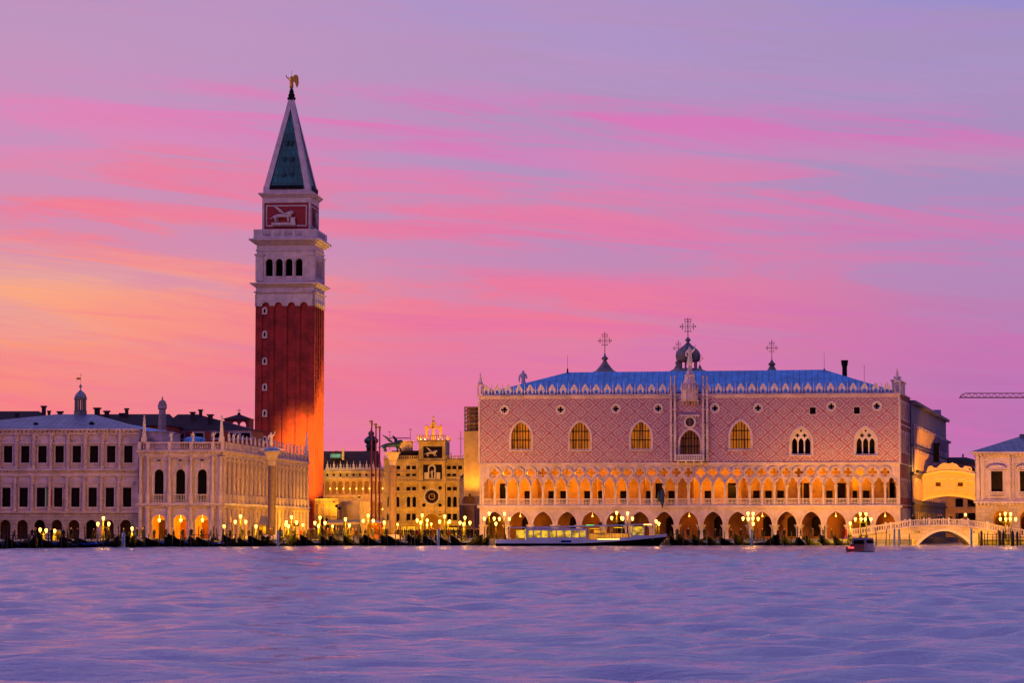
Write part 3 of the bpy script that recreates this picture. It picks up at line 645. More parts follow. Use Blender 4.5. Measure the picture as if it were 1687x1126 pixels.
mb = MB().box(-.1, Wm+.1, -.35, .9, g1+.001, g1+.249).box(-.1, Wm+.05, -.75, .001-.002, zc1-.3, zc1).box(0, Wm, -.25, -.002, zc0-.55, zc1-.3).box(-.1, Wm+.2, -.8, .9, t1, t1+.28).box(0, Wm, -.3, -.003, t1-.7, t1-.25)
n = int(Wm/.52)
for i in range(n): mb.box(i*.52, i*.52+.26, -.62, -.25, zc1-.55, zc1-.3)
for i in range(int(Wm/.72)): mb.box(i*.72, i*.72+.4, -.62, -.003, t1-.25, t1)
mb.build('cornice', M['stone'], e)
for i in range(9):
    cx = mi.x(wx[i]); rwin(e, cx-.75, cx+.75, zm0, zm1, head='flat'); cx = mi.x(wx1[i]); rwin(e, cx-.76, cx+.76, zu0, zu1, head='tri')
cs = []
for (za, zb) in ((g1+.25, zc0-.56), (zc1+.0, t1-.71)):
    prof = [(.36, za), (.36, za+.5), (.27, za+.55)]
    z = za+.8
    while z < zb-.7: prof += [(.25, z), (.33, z+.03), (.33, z+.3), (.25, z+.33)]; z += .62
    prof += [(.25, zb-.45), (.38, zb-.15), (.38, zb)]
    cs.append(MB().lathe(0, 0, prof, 10).data('half_column', M['stone']))
for k in range(2):
    for i in range(9):
        px = (wx if k == 0 else wx1)[i]+14.2
        x = mi.x(px)
        if x < Wm-.4: obj('half_column', cs[k], e, (x, -.26, 0))
MB().box(Wm-.6, Wm, .81, 30, 0, t1).box(0, .5, .81, 30, 0, t1).build('side_wall', M['stone_rust'], e)
ry = 13; zr = zt(683, ry); a, b = mi.x(92, ry), mi.x(152, ry)
MB().add([(-12, -.8, t1+.28), (Wm+.3, -.8, t1+.28), (b, ry, zr), (a, ry, zr), (Wm+.3, 28, t1+.28), (-12, 28, t1+.28)],
    [(0, 1, 2, 3), (1, 4, 2), (4, 5, 3, 2), (5, 0, 3), (0, 5, 4, 1)]).build('roof', M['leadgrey'], e)
for px, py in ((59, 700), (151, 699)):
    x, z = mi.L(px, py, 3.4); MB().lathe(x, 3.4, [(.5, z-.8), (.5, z), (.35, z+.3), (.05, z+.4)], 10).build('roof_vent', M['iron'], e)
lx = mi.x(131, ry); z0 = zr-.6; z1 = zt(659, ry); z2 = zt(643, ry)
ln = MB().lathe(lx, ry, [(1.15, z0), (1.15, z0+1.1), (1.2, z0+1.15), (1.0, z0+1.3)], 8).lathe(lx, ry, [(1.15, z1), (1.2, z1+.15), (1.15, z1+.3)], 8).build('roof_lantern', M['dome'], e)
for k in range(8): a_ = 2*PI*(k+.5)/8; MB().box(lx+.9*math.cos(a_)-.13, lx+.9*math.cos(a_)+.13, ry+.9*math.sin(a_)-.13, ry+.9*math.sin(a_)+.13, z0+1.3, z1).build('lantern_pillar', M['dome'], ln)
MB().lathe(lx, ry, [(1.08, z1+.3), (1.02, z1+.7), (.75, z1+1.15), (.4, z1+1.45), (.1, z2), (.08, z2+.3), (.25, z2+.5), (.25, z2+.75), (.05, z2+1.)], 12).build('cupola', M['leadgrey'], ln, smooth=True)
zv = zt(615, ry); MB().tube((lx, ry, z2+.9), (lx, ry, zv), .03).tube((lx-.25, ry, zv-.3), (lx+.25, ry, zv-.3), .025).box(lx-.75, lx-.03, ry-.015, ry+.015, zv-1.2, zv-.8).build('weather_vane', M['gold'], ln)
# ================================================================== the library
li = Root('library', 'white two storey arcaded library with statues along the roof balustrade', 'building', 228, 456, 5.5); li.px = 300; e = li.e
Wl = li.x(366.5); z = li.z; LD = 84.; nb = 21
lzG, lzE, lzF, lzB, lzC0, lzC, lzT = z(849), z(836), z(829.5), z(815), z(753), z(745), z(729)
GX = [261.5, 297, 332.7]; UX = [263.5, 298.9, 333.9]
def lib_story(mb, ct, W_, gw, uw, sw=.0):
    zg = lzG-gw; out = [(0, 0)]
    for cx in ct: out += win_round(cx, gw, 0, zg)
    out += [(W_, 0), (W_, lzE), (0, lzE)]
    mb.wall(out, (), .15, .9)
    zu = z(773.6)-uw; out = [(0, lzF)]
    for cx in ct: out += win_round(cx, uw, lzF, zu)
    out += [(W_, lzF), (W_, lzC0), (0, lzC0)]
    mb.wall(out, (), .15, .7)
    for cx in ct:
        mb.wall(band(arc_round(cx, gw, zg), arc_round(cx, gw+.28, zg)), (), .02, .16)
        mb.wall(band(arc_round(cx, uw, zu), arc_round(cx, uw+.22, zu)), (), .02, .16)
        mb.box(cx-.16, cx+.16, -.12, .14, z(773.6)-.05, lzC0-.35)
        for s in (-1, 1): mb.box(cx+s*(uw+.2)-.18, cx+s*(uw+.2)+.18, .0, .149, zu-.2, zu)
    mb.box(-.05, W_+.05, -.14, .95, lzE+.001, lzF-.35).box(-.5, W_+.3, -.55, 1, lzF-.35, lzF-.001)
    mb.box(-.1, W_+.05, -.1, .9, lzC0+.001, lzC-.001).box(-.5, W_+.4, -.6, 1, lzC, lzC+.25)
    i = 0
    while i*.6 < W_-.4: mb.box(i*.6, i*.6+.3, -.4, -.141, lzF-.6, lzF-.351).box(i*.6, i*.6+.3, -.45, -.101, lzC-.25, lzC-.001); i += 1
    return zg, zu
cf = [li.x(p) for p in GX]; pit_s = (LD-1.6)/nb; csd = [.8+pit_s*(i+.5) for i in range(nb)]
mb = MB(); zg, zu = lib_story(mb, cf, Wl, 1.14, .80); mb.build('front_wall', M['stone'], e)
sd_ = lambda: MB().frame(Wl, 0, PI/2)
mb = sd_(); lib_story(mb, csd, LD, 1.2, .85); mb.build('side_wall', M['stone'], e)
# columns
gcm = MB().lathe(0, 0, [(.5, 0), (.5, .35), (.38, .5), (.36, lzE-.5), (.34, lzE-.45), (.5, lzE-.2), (.52, lzE)], 12).data('column', M['stone'])
ucm = MB().lathe(0, 0, [(.42, lzF), (.42, lzB+.0), (.28, lzB+.1), (.26, lzC0-.5), (.25, lzC0-.45), (.42, lzC0-.15), (.42, lzC0)], 10).data('upper_column', M['stone'])
half = (cf[1]-cf[0])/2; xs = [cf[0]-half, cf[0]+half, cf[1]+half, cf[2]+half]
for x in xs: obj('column', gcm, e, (x, -.2, 0)); obj('upper_column', ucm, e, (x, -.2, 0))
for x in (.3, Wl-.3): obj('column', gcm, e, (x, -.19, 0)); obj('upper_column', ucm, e, (x, -.19, 0))
for i in range(nb+1): obj('column', gcm, e, (Wl+.12, .8+pit_s*i, 0)); obj('upper_column', ucm, e, (Wl+.12, .8+pit_s*i, 0))
for x in cf:
    for s in (-1, 1): MB().cyl(x+s*1.12, .12, lzB, zu-.2, .1, .09, 8).build('slim_column', M['marble'], e)
# upper windows and balustrades
bm_ = MB().box(-1.25, 1.25, -.1, .14, lzB-.12, lzB).box(-1.25, 1.25, -.1, .14, lzF, lzF+.12)
for j in range(9): bm_.lathe(-1.1+j*.275, 0, [(.05, lzF+.12), (.09, lzF+.4), (.04, lzF+.8), (.06, lzB-.12)], 6)
bdm = bm_.data('balustrade', M['marble'])
for cx in cf:
    MB().wall(win_round(cx, .82, lzF, zu), (), .55, .6).box(cx-.04, cx+.04, .48, .55, lzF, zu+.7).box(cx-.8, cx+.8, .48, .55, zu-.04, zu+.04).build('window', M['dark'], e)
    obj('balustrade', bdm, e, (cx, 0, 0))
for cy in csd:
    sd_().wall(win_round(cy, .87, lzF, zu), (), .55, .6).build('window', M['dark'], e)
    obj('balustrade', bdm, e, (Wl, cy, 0), rz=PI/2)
ovz = z(759)
def festoon(mb, cx, w):
    mb.wall([(cx+.62*math.cos(t), ovz+.24*math.sin(t)) for t in np.linspace(0, 2*PI, 14)[:-1]], [[(cx+.44*math.cos(t), ovz+.15*math.sin(t)) for t in np.linspace(0, 2*PI, 14)[:-1]]], -.2, -.09)
    for s in (-1, 1):
        for j in range(5): mb.ball((cx+s*(.75+j*.16), -.12, ovz+.15-.22*math.sin(PI*j/4)), .13, 5)
for cx in cf: mb = MB(); festoon(mb, cx, 1); mb.build('frieze_garland', M['stone'], e)
for cx in cf:
    mb = MB(); mb.wall([(cx+.43*math.cos(t), ovz+.14*math.sin(t)) for t in np.linspace(0, 2*PI, 14)[:-1]], (), -.16, -.101); mb.build('oval_window', M['dark'], e)
for cy in csd: mb = sd_(); festoon(mb, cy, 1); mb.build('frieze_garland', M['stone'], e)
# arcade interior
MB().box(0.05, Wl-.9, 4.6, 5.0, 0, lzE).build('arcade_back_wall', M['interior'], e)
MB().box(Wl-5.1, Wl-4.7, 5.01, LD, 0, lzE).build('arcade_back_wall', M['interior'], e)
MB().box(0.1, Wl-.2, .91, 4.59, lzE-.5, lzE-.3).box(Wl-4.69, Wl-.91, 4.7, LD, lzE-.5, lzE-.3).build('arcade_ceiling', M['interior'], e)
for i, cx in enumerate(cf):
    MB().box(cx-.9, cx+1.0, 4.4, 4.59, .0, 3.2).build('arcade_door', M['redkiosk'] if i else M['door'], e)
    p = (cx, .7, z(858)); f = MB().lathe(*p[:2], [(.03, p[2]+1.2), (.03, p[2]+.3), (.26, p[2]+.2), (.17, p[2]-.25), (.03, p[2]-.3)], 8).build('arcade_lantern', M['lampglass'], e)
    light('lamp_light', 'POINT', (cx, 1.1, p[2]-.6), 950, f, AMB, .2)
for i in range(nb):
    p = (Wl-.55, csd[i], lzG-1.0); f = MB().lathe(*p[:2], [(.03, p[2]+1.0), (.03, p[2]+.25), (.2, p[2]+.2), (.14, p[2]-.2), (.03, p[2]-.24)], 8).build('arcade_lantern', M['smallglass'], e)
    if i % 3 == 1: light('lamp_light', 'POINT', (Wl-1.4, csd[i], p[2]-.5), 6000, f, AMB, .2)
# roof balustrade
mb = MB(); bz0 = lzC+.25
for a, b in ((.3, cf[0]-half), (cf[0]-half, cf[0]+half), (cf[0]+half, cf[1]+half), (cf[1]+half, cf[2]+half), (cf[2]+half, Wl)):
    mb.box(a+.3, b-.3, -.3, .0, lzT-.2, lzT).box(a+.3, b-.3, -.3, .0, bz0, bz0+.2); n = int((b-a-.6)/.3)
    for j in range(n): mb.lathe(a+.45+j*.3, -.15, [(.05, bz0+.2), (.1, bz0+.5), (.05, lzT-.5), (.06, lzT-.2)], 5)
for x in xs+[.1, Wl]: mb.box(x-.3, x+.3, -.4, .1, bz0, lzT+.06)
mb.build('roof_balustrade', M['stone'], e)
mb = sd_()
for i in range(nb+1):
    x = .8+pit_s*i; mb.box(x-.3, x+.3, -.4, .1, bz0, lzT+.06)
    if i < nb:
        mb.box(x+.3, x+pit_s-.3, -.3, 0, lzT-.2, lzT).box(x+.3, x+pit_s-.3, -.3, 0, bz0, bz0+.2)
        for j in range(10): mb.lathe(x+.5+j*.33, -.15, [(.05, bz0+.2), (.1, bz0+.5), (.05, lzT-.5), (.06, lzT-.2)], 5)
mb.build('roof_balustrade', M['stone'], e)
MB().box(.2, Wl-.2, .95, LD-.1, lzC-1.2, lzC-.2).box(-.3, 0, .95, LD, 0, lzC).box(0, Wl-5.2, LD-.5, LD, 0, lzC).box(Wl-4.6, Wl-.2, LD-.4, LD, lzE-.2, lzC-1.21).build('rear_wall', M['stone_rust'], e)
def obelisk(x, y, top):
    MB().box(x-.42, x+.42, y-.42, y+.42, lzT+.06, lzT+.9).lathe(x, y, [(.42, lzT+.9), (.2, top-.4), (.05, top-.25)], 4, PI/4).ball((x, y, top-.1), .16, 6).build('obelisk', M['marble'], e)
obelisk(li.x(237), -.1, z(685)); obelisk(Wl-.2, -.1, z(686)); obelisk(Wl-.1, LD-.6, li.L(501, 714, LD)[1])
for i, px in enumerate((281.5, 317.5, 351.5)):
    put_statue(li, li.x(px), -.15, lzT+.06, ['white statue on the roof balustrade beside the left obelisk, above the first arch gap', 'white statue in the middle of the front roof balustrade', 'white statue on the front roof balustrade next to the corner obelisk'][i], 'statue', 'statues on the library roof', .95, i)
for i in range(1, nb+1):
    put_statue(li, Wl+.1, .8+pit_s*i, lzT+.06, 'weathered stone statue in the row along the long side of the library roof', 'statue', 'statues along the side of the library roof', random.uniform(.92, 1.08), i, rz=PI/2+random.uniform(-.6, .6))
# attic block behind the left obelisk
MB().box(-3.4, 2.6, 6, 20, lzC-.3, li.z(712, 6, 240)).box(-3.7, 2.9, 5.7, 20.3, li.z(712, 6, 240), li.z(711, 6, 240)).build('attic_block', M['stone'], e)
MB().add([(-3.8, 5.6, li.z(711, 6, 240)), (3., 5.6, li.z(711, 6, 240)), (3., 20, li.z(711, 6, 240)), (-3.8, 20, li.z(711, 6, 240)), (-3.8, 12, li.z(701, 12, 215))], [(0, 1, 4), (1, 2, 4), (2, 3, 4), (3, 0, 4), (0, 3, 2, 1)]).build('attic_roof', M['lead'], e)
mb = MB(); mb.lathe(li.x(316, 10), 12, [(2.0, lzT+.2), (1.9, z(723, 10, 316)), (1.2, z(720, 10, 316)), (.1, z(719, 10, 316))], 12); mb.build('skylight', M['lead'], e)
# ================================================================== bell tower
T = Root('bell_tower', 'tall red brick bell tower with white belfry and green pyramid spire', 'tower', 476, 590, 5.5); e = T.e; hb = 6.4
tz = lambda py, y=-hb: T.L(468, py, y)[1]
zs_ = tz(505)
mb = MB().box(-hb+.2, hb-.2, -hb+.2, hb-.2, 0, zs_+1.5)
def sides():
    for k in range(4): yield k
def sideframe(mb, k, h_=hb):
    a = k*PI/2; c, s = round(math.cos(a)), round(math.sin(a)); p = (-h_, -h_); mb.frame(p[0]*c-p[1]*s, p[0]*s+p[1]*c, a); return mb
pw = [(0, 1.5), (2.95, 3.65), (5.35, 6.05), (6.75, 7.45), (9.15, 9.85), (11.3, 12.8)]
pw = [(0, 1.35), (2.9, 3.75), (5.0+.25, 6.0), (6.8, 7.55), (9.05, 9.9), (11.45, 12.8)]
pw = [(0, 1.3), (3.05, 3.95), (5.95-.0, 6.85), (8.85, 9.75), (11.5, 12.8)]
for k in range(4):
    sideframe(mb, k)
    for a, b in pw: mb.box(a+.002*k, b-.002*k, -.16, .21, 0, zs_+.3)
mb.build('shaft', M['brick'], e)
mb = MB()
for k in range(4):
    sideframe(mb, k)
    arcs = [(pw[i][1]+pw[i+1][0])/2 for i in range(4)]; aw_ = .86
    zb_ = tz(504.5); out = [(-.25, zb_)]
    for cx in arcs: out += arc_round(cx, aw_, zb_+.0)
    out += [(13.05, zb_), (13.05, tz(485)), (-.25, tz(485))]
    mb.wall(out, (), -.25-.002*k, .3)
    for cx in arcs: mb.wall(band(arc_round(cx, aw_, zb_), arc_round(cx, aw_+.42, zb_)), (), -.4, -.24)
    mb.box(-.35, 13.15, -.38, .0, zb_-.001, zb_+.0)if 0 else None
    mb.box(-.1, 12.9, -.12, .4, tz(485), tz(472))
    mb.box(-.5, 13.3, -.5, .3, tz(482), tz(480.5))
mb.build('arched_belt', M['marble'], e)
def cornice(py0, py1, ex, steps=3):
    z0, z1 = tz(py0), tz(py1); mb = MB()
    for i in range(steps):
        a = hb+ex*(i+1)/steps; mb.box(-a, a, -a, a, z0+(z1-z0)*i/steps, z0+(z1-z0)*(i+1)/steps+(.0 if i == steps-1 else -.002))
    return mb
cornice(473, 466, 1.25).build('belfry_cornice', M['marble'], e)
cornice(402, 393.5, 1.5).build('belfry_cornice', M['marble'], e)
cornice(423, 419.5, .45, 1).build('belfry_moulding', M['marble'], e) if 0 else None
ctr = [T.x(p, -hb, 440)+hb for p in (443.5, 460, 476, 492.5)]; bw = .78; zb0, zbs = tz(455), tz(432)
for k in range(4):
    mb = sideframe(MB(), k); hs = [win_round(c, bw, zb0, zbs) for c in ctr]
    mb.wall(rect(0+.9*(k % 2), 12.8-.9*(k % 2), tz(466), tz(402)), hs, 0, .9)
    for a, b in ((-.15, 1.5), (11.3, 12.95)): mb.box(a, b, -.2-.003*k, .0-.001, tz(463), tz(421)); mb.box(a-.2, b+.2, -.42-.003*k, -.001, tz(421), tz(418))
    mb.box(1.51, 11.29, -.12, -.001, zb0-.4, zb0-.02).box(-.1, 12.9, -.2, -.003, tz(413), tz(411))
    for c in ctr: mb.wall(band(arc_round(c, bw, zbs), arc_round(c, bw+.25, zbs)), (), -.12, -.002)
    mb.build('belfry_wall', M['marble'], e)
    for i in range(3):
        c = (ctr[i]+ctr[i+1])/2; mc = sideframe(MB(), k); mc.lathe(c, -.1, [(.22, zb0), (.17, zb0+.2), (.15, zbs-.4), (.25, zbs)], 8); mc.build('belfry_column', M['marble'], e)
MB().box(-hb+.95, hb-.95, -hb+.95, hb-.95, tz(466), tz(458)).box(-hb+.95, hb-.95, -hb+.95, hb-.95, tz(410), tz(402)).box(-4.6, 4.4, -4.3, 4.6, tz(452), tz(410)).box(-2, 2, -2, 2, tz(458), tz(452)).build('belfry_core', M['dark'], e)
for x, py, s in ((-2.2, 447, 1.), (1.5, 445, 1.3), (4., 448, .8)):
    zz_ = tz(py); MB().lathe(x, -2.5, [(.75*s, zz_-.9*s), (.6*s, zz_-.5*s), (.42*s, zz_+.1*s), (.35*s, zz_+.45*s), (.1*s, zz_+.6*s)], 12).build('bell', M['bronze'], e)
mb = MB()
for k in range(4):
    sideframe(mb, k, hb+.6); zb1, zb2 = tz(393.5), tz(378)
    hs = [rect(T.x(p0, -hb, 385)+hb+.6, T.x(p1, -hb, 385)+hb+.6, zb1+.6, zb2-.45) for p0, p1 in ((435, 447), (452.5, 464.5), (470, 482), (487, 499))]
    mb.wall(rect(0+.45*(k % 2), 14-.45*(k % 2), zb1, zb2), hs, 0, .35)
    for h in hs:
        a, b = h[0][0], h[2][0]
        for j in range(4): mb.box(a+(b-a)*(j+.7)/4.6-.08, a+(b-a)*(j+.7)/4.6+.08, .05, .25, zb1+.6, zb2-.45)
mb.build('balcony_balustrade', M['marble'], e)
ha = T.x(508, -hb, 350)/1.0; ha = 5.3
za0, za1 = tz(392, -ha), tz(325, -ha)
MB().box(-ha, ha, -ha, ha, za0-1.5, za1).build('attic', M['brickface'], e)
mb = MB()
for k in range(4):
    sideframe(mb, k, ha); w2 = ha*2
    mb.wall(rect(-.02+.001*k, w2+.02, za0, za1), [rect(.35, w2-.35, tz(378, -ha), tz(334, -ha))], -.12-.002*k, -.001)
    mb.wall(rect(.75, w2-.75, tz(373, -ha), tz(338, -ha)), [rect(1.0, w2-1.0, tz(371, -ha), tz(340, -ha))], -.1, -.001)
mb.build('attic_trim', M['marble'], e)
z0, z1 = tz(325, -ha), tz(318, -ha); mb = MB()
for i in range(3): a = ha+.9*(i+1)/3; mb.box(-a, a, -a, a, z0+(z1-z0)*i/3+.001, z0+(z1-z0)*(i+1)/3)
mb.build('spire_cornice', M['marble'], e)
zp0, zp1 = z1, T.L(476, 158, 0)[1]; hp = 5.15; mb = MB()
def pyr(h0, h1, a, b): return [(-h0, -h0, a), (h0, -h0, a), (h0, h0, a), (-h0, h0, a), (-h1, -h1, b), (h1, -h1, b), (h1, h1, b), (-h1, h1, b)], [(0, 1, 5, 4), (1, 2, 6, 5), (2, 3, 7, 6), (3, 0, 4, 7), (4, 5, 6, 7), (0, 3, 2, 1)]
mb.add(*pyr(hp, .3, zp0, zp1)); mb.build('spire', M['copper'], e)
mb = MB(); mb.box(-hp-.1, hp+.1, -hp-.1, hp+.1, zp0, zp0+.9)
zt_ = zp0+(zp1-zp0)*.80
for k in range(4):
    a = k*PI/2; c, s = round(math.cos(a)), round(math.sin(a))
    f = lambda x, y, z_: (x*c-y*s, x*s+y*c, z_)
    def prof(t): h = hp+(.3-hp)*t; return h
    # marble strips along the edges of each face
    for sg in (-1, 1):
        t1_ = .87; w0 = 1.15
        p = [(sg*prof(0), -prof(0)-.12, zp0+.9), (sg*(prof(0)-w0), -prof(0)-.12, zp0+.9), (0, -prof(t1_)-.12, zp0+(zp1-zp0)*t1_), (sg*prof(t1_), -prof(t1_)-.12, zp0+(zp1-zp0)*t1_)]
        q = [(x, y+.3, z_) for x, y, z_ in p]
        mb.add([f(*v) for v in p+q], [(0, 1, 2, 3), (4, 7, 6, 5), (0, 4, 5, 1), (1, 5, 6, 2), (2, 6, 7, 3), (3, 7, 4, 0)])
h = prof(.87)+.13; mb.add(*pyr(h, .42, zp0+(zp1-zp0)*.87, zp1))
mb.build('spire_rib', M['marble'], e)
mb = MB()
for k in range(4):
    sideframe(mb, k, hp+.1); mb.box(1.6, 2*hp-1.4, -.25, -.1, zp0+.85, zp0+1.7)
mb.build('spire_grating', M['iron'], e)
mb = MB()
for t in (.17, .33, .49):
    zz_ = zp0+(zp1-zp0)*t; hh = hp+(.3-hp)*t
    for sx in (-.8, .8) if t < .4 else (-.45, .45): mb.box(sx*1.1-.35, sx*1.1+.35, -hh-.25, -hh+.3, zz_, zz_+.9)
mb.build('dormer', M['copper'], e)
ztp = T.L(476, 146, 0)[1]
MB().lathe(0, 0, [(.85, zp1-.9), (1.0, zp1-.5), (.7, zp1-.2), (.75, zp1+.3), (.5, zp1+.6), (.55, zp1+.9), (.3, ztp)], 10).build('spire_finial', M['iron'], e)
for py in (512, 551, 595, 638, 681, 724.5, 768):
    cx, cz = T.L(436, py, -hb); f = MB().wall(win_round(cx, .55, cz-.85, cz+.25), [win_round(cx, .22, cz-.5, cz+.2)], -hb-.12, -hb+.25).build('window', M['marble'], e)
    MB().box(cx-.25, cx+.25, -hb+.06, -hb+.1, cz-.6, cz+.5).build('pane', M['dark'], f)
def lion_parts(mt):
    body = skin([(-1.25, 0, 1.0), (-.6, 0, 1.05), (.1, 0, 1.08), (.7, 0, 1.15), (1.05, 0, 1.45), (1.35, 0, 1.6), (1.62, 0, 1.5),
        (-1.3, -.22, .62), (-1.1, -.22, .35), (-1.28, -.22, .05), (-1.15, .22, .6), (-.9, .22, .35), (-1.0, .22, .05), (.75, -.24, .6), (.8, -.24, .05), (.95, .24, .65), (1.25, .24, .35), (1.3, .24, .1),
        (-1.6, 0, .95), (-1.9, 0, .6), (-2.1, 0, .75)],
        [(0, 1), (1, 2), (2, 3), (3, 4), (4, 5), (5, 6), (0, 7), (7, 8), (8, 9), (0, 10), (10, 11), (11, 12), (3, 13), (13, 14), (3, 15), (15, 16), (16, 17), (0, 18), (18, 19), (19, 20)],
        [.33, .32, .34, .42, .42, .34, .18, .18, .12, .14, .18, .12, .14, .16, .13, .16, .12, .13, .08, .06, .1], mt, 'lion_body')
    wing = MB().wall([(.75, 1.35), (.3, 1.3), (-.1, 1.7), (-.7, 2.25), (-1.5, 2.6), (-1.35, 2.35), (-.9, 2.1), (-1.1, 2.05), (-.6, 1.8), (-.75, 1.7), (-.2, 1.45), (.2, 1.2)][::-1], (), -.5, -.38).data('lion_wing', mt)
    wing2 = MB().wall([(.75, 1.35), (.3, 1.3), (.25, 1.9), (-.1, 2.5), (.3, 2.4), (.75, 1.9)][::-1], (), .36, .48).data('lion_wing', mt)
    return body, wing, wing2
LM = lion_parts(M['marble']); LB = lion_parts(M['bronze'])
def lion(parent, loc, s, pr, rz=0., book=True):
    b = obj('lion_relief' if parent else 'winged_lion', pr[0], parent, loc, None, rz, s)
    obj('wing', pr[1], b); obj('wing', pr[2], b)
    return b
lx, lz = T.L(467, 371, -ha-.3); lb = lion(e, (lx, -ha-.35, lz+.55), 1.45, LM)
MB().box(lx-2.6, lx+2.7, -ha-.7, -ha-.101, lz, lz+.55).box(lx+1.6, lx+2.6, -ha-.65, -ha-.15, lz+.551, lz+1.7).build('lion_ledge', M['marble'], e)
j_ = obj('justice_figure', ST[0], e, (ha+.35, .0, tz(373, -ha)), rz=PI/2, sc=2.2)
# angel
ang = skin([(0, 0, 0), (0, 0, 1.2), (0, 0, 2.1), (0, 0, 2.5), (.0, 0, 2.85), (-.5, 0, 2.15), (-1.0, -.05, 2.4), (-1.15, -.05, 2.95), (.35, 0, 2.1), (.45, -.2, 1.5)],
    [(0, 1), (1, 2), (2, 3), (3, 4), (2, 5), (5, 6), (6, 7), (2, 8), (8, 9)], [.5, .4, .38, .13, .24, .2, .12, .09, .2, .12], M['gold'], 'angel')
ag = tag(obj('angel_weathervane', ang, None, (T.O.x, T.O.y, T.O.z+ztp-.05), None, 0, 1.08), 'gilded winged angel on the very tip of the bell tower spire', 'statue')
wg = [(.15, 2.3), (.7, 2.9), (1.15, 2.95), (1.4, 2.4), (1.45, 1.2), (1.2, .2), (1.0, .9), (.75, 1.4), (.4, 1.5)]
MB().wall(wg, (), .12, .22).build('wing', M['gold'], ag); MB().wall([(x*.85, z_) for x, z_ in wg], (), -.25, -.15).build('wing', M['gold'], ag)
MB().tube((0, 0, 3.1), (0, 0, 3.9), .03).build('rod', M['iron'], ag)
# loggetta at the foot of the tower
lg = Root('loggia_pavilion', 'low arched marble pavilion at the foot of the brick bell tower', 'building', 513.5, 585, 5.5); e = lg.e; wl_ = lg.x(557); zl = lambda py: lg.L(535, py, 0)[1]
h_ = [win_round(lg.x(535), 1.1, 0.2, zl(853)-1.1)]+[win_round(lg.x(px), .6, 1.2, 2.6) for px in (519, 551)]
MB().wall(rect(0, wl_, 0, zl(831)), h_, 0, .6).build('front_wall', M['stone_gold'], e)
mb = MB().box(-.2, wl_+.2, -.35, 6, zl(831)+.001, zl(828.5)).box(-.1, wl_+.1, -.2, -.001, zl(851), zl(849.5))
for i in range(5): mb.box(.1+i*wl_/4.3-.15, .1+i*wl_/4.3+.25, -.18, -.002, 0, zl(831)-.1)
mb.build('cornice', M['stone_gold'], e)
mb = MB().box(0, wl_, 0, .25, zl(822.5)-.15, zl(822.5))
for j in range(18): mb.box(.1+j*wl_/18.2, .3+j*wl_/18.2, .02, .22, zl(828.5), zl(822.5)-.15)
mb.build('roof_balustrade', M['stone_gold'], e)
MB().box(0.01, wl_-.01, .61, 12, 0, zl(832)).box(wl_, wl_+4, 5, 20, 0, zl(826)).build('rear_block', M['stone_gold'], e)
MB().wall(circ(lg.x(535), zl(839), .55), [circ(lg.x(535), zl(839), .35)], -.12, -.001).build('roundel', M['marble'], e)
for h in h_: MB().wall([(h[0][0]-.0, h[0][1])]+h[1:], (), .4, .5).build('arch_panel', M['door'], e)
p = pal_world(cxc, 0); tag(obj('statue', ST[0], None, (p[0], p[1], GZ+cz2+1.5), None, 0, 2.0), 'stone figure topping the domed canopy above the palace balcony', 'statue')
tag(obj('statue', ST[1], None, (*pal_world(pal.x(862, 8), 8), GZ+pal.L(862, 632, 8)[1]-1.2), None, 0, 2.0), 'pale statue standing alone on the left slope side of the blue palace roof', 'statue')
# ================================================================== clock tower and wings
ct = Root('clock_tower', 'golden lit clock tower with round blue clock and bell ringers on top', 'tower', 689.5, 628, 6); ct.px = 711; e = ct.e
Wc = ct.x(733.5); z = ct.z; C = ct.x(711.5)
zt_ = z(727); hs = [circ(C, z(819), 1.75, 24)]
out = [(0, 0), (C-1.9, 0)]+arc_round(C, 1.9, z(848)-1.9)+[(C+1.9, 0), (Wc, 0), (Wc, zt_), (0, zt_)]
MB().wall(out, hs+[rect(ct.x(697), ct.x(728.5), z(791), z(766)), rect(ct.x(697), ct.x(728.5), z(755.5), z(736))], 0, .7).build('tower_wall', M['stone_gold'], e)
mb = MB()
for py in (846, 795, 761, 728): mb.box(-.25, Wc+.25, -.6, .8, z(py)-.18, z(py)+.18)
for a in (0, Wc-.75): mb.box(a, a+.75, -.18, -.001, 0, z(761)-.2)
mb.box(-.4, Wc+.4, -.5, 8, zt_+.19, z(725.5)); mb.build('cornice', M['stone_gold'], e)
MB().box(ct.x(697)-.1, ct.x(728.5)+.1, .4, .5, z(792), z(735)).build('niche_panel', M['clockblue'], e)
f = MB().wall(circ(C, z(819), 1.95, 28), [circ(C, z(819), 1.6, 28)], -.2, -.001).build('clock_ring', M['marble'], e)
mb = MB().wall(circ(C, z(819), 1.75, 28), (), .1, .3); mb.build('clock_face', M['clockblue'], f)
mb = MB()
for k in range(24): a = 2*PI*k/24; mb.tube((C+1.25*math.cos(a), .05, z(819)+1.25*math.sin(a)), (C+1.5*math.cos(a), .05, z(819)+1.5*math.sin(a)), .035, 4)
mb.tube((C, .03, z(819)), (C+.02, .03, z(819)+.55), .06, 4).tube((C, .03, z(819)), (C+.42, .03, z(819)+.1), .06, 4).wall(circ(C, z(819), .75, 20), [circ(C, z(819), .66, 20)], .04, .09); mb.build('clock_hand', M['gold'], f)
for px, py in ((698.5, 804.5), (725, 804.5), (698.5, 833), (725, 833), (725, 846.5)): MB().wall(circ(ct.x(px), z(py), .42, 12), (), -.06, -.002).build('roundel', M['dark'], e)
MB().wall(win_round(C, .9, z(790), z(772)), [win_round(C, .6, z(788), z(773))], -.25, .38).box(ct.x(699), ct.x(705), .1, .38, z(790), z(779)).box(ct.x(719), ct.x(725), .1, .38, z(790), z(779)).build('madonna_niche', M['marble'], e)
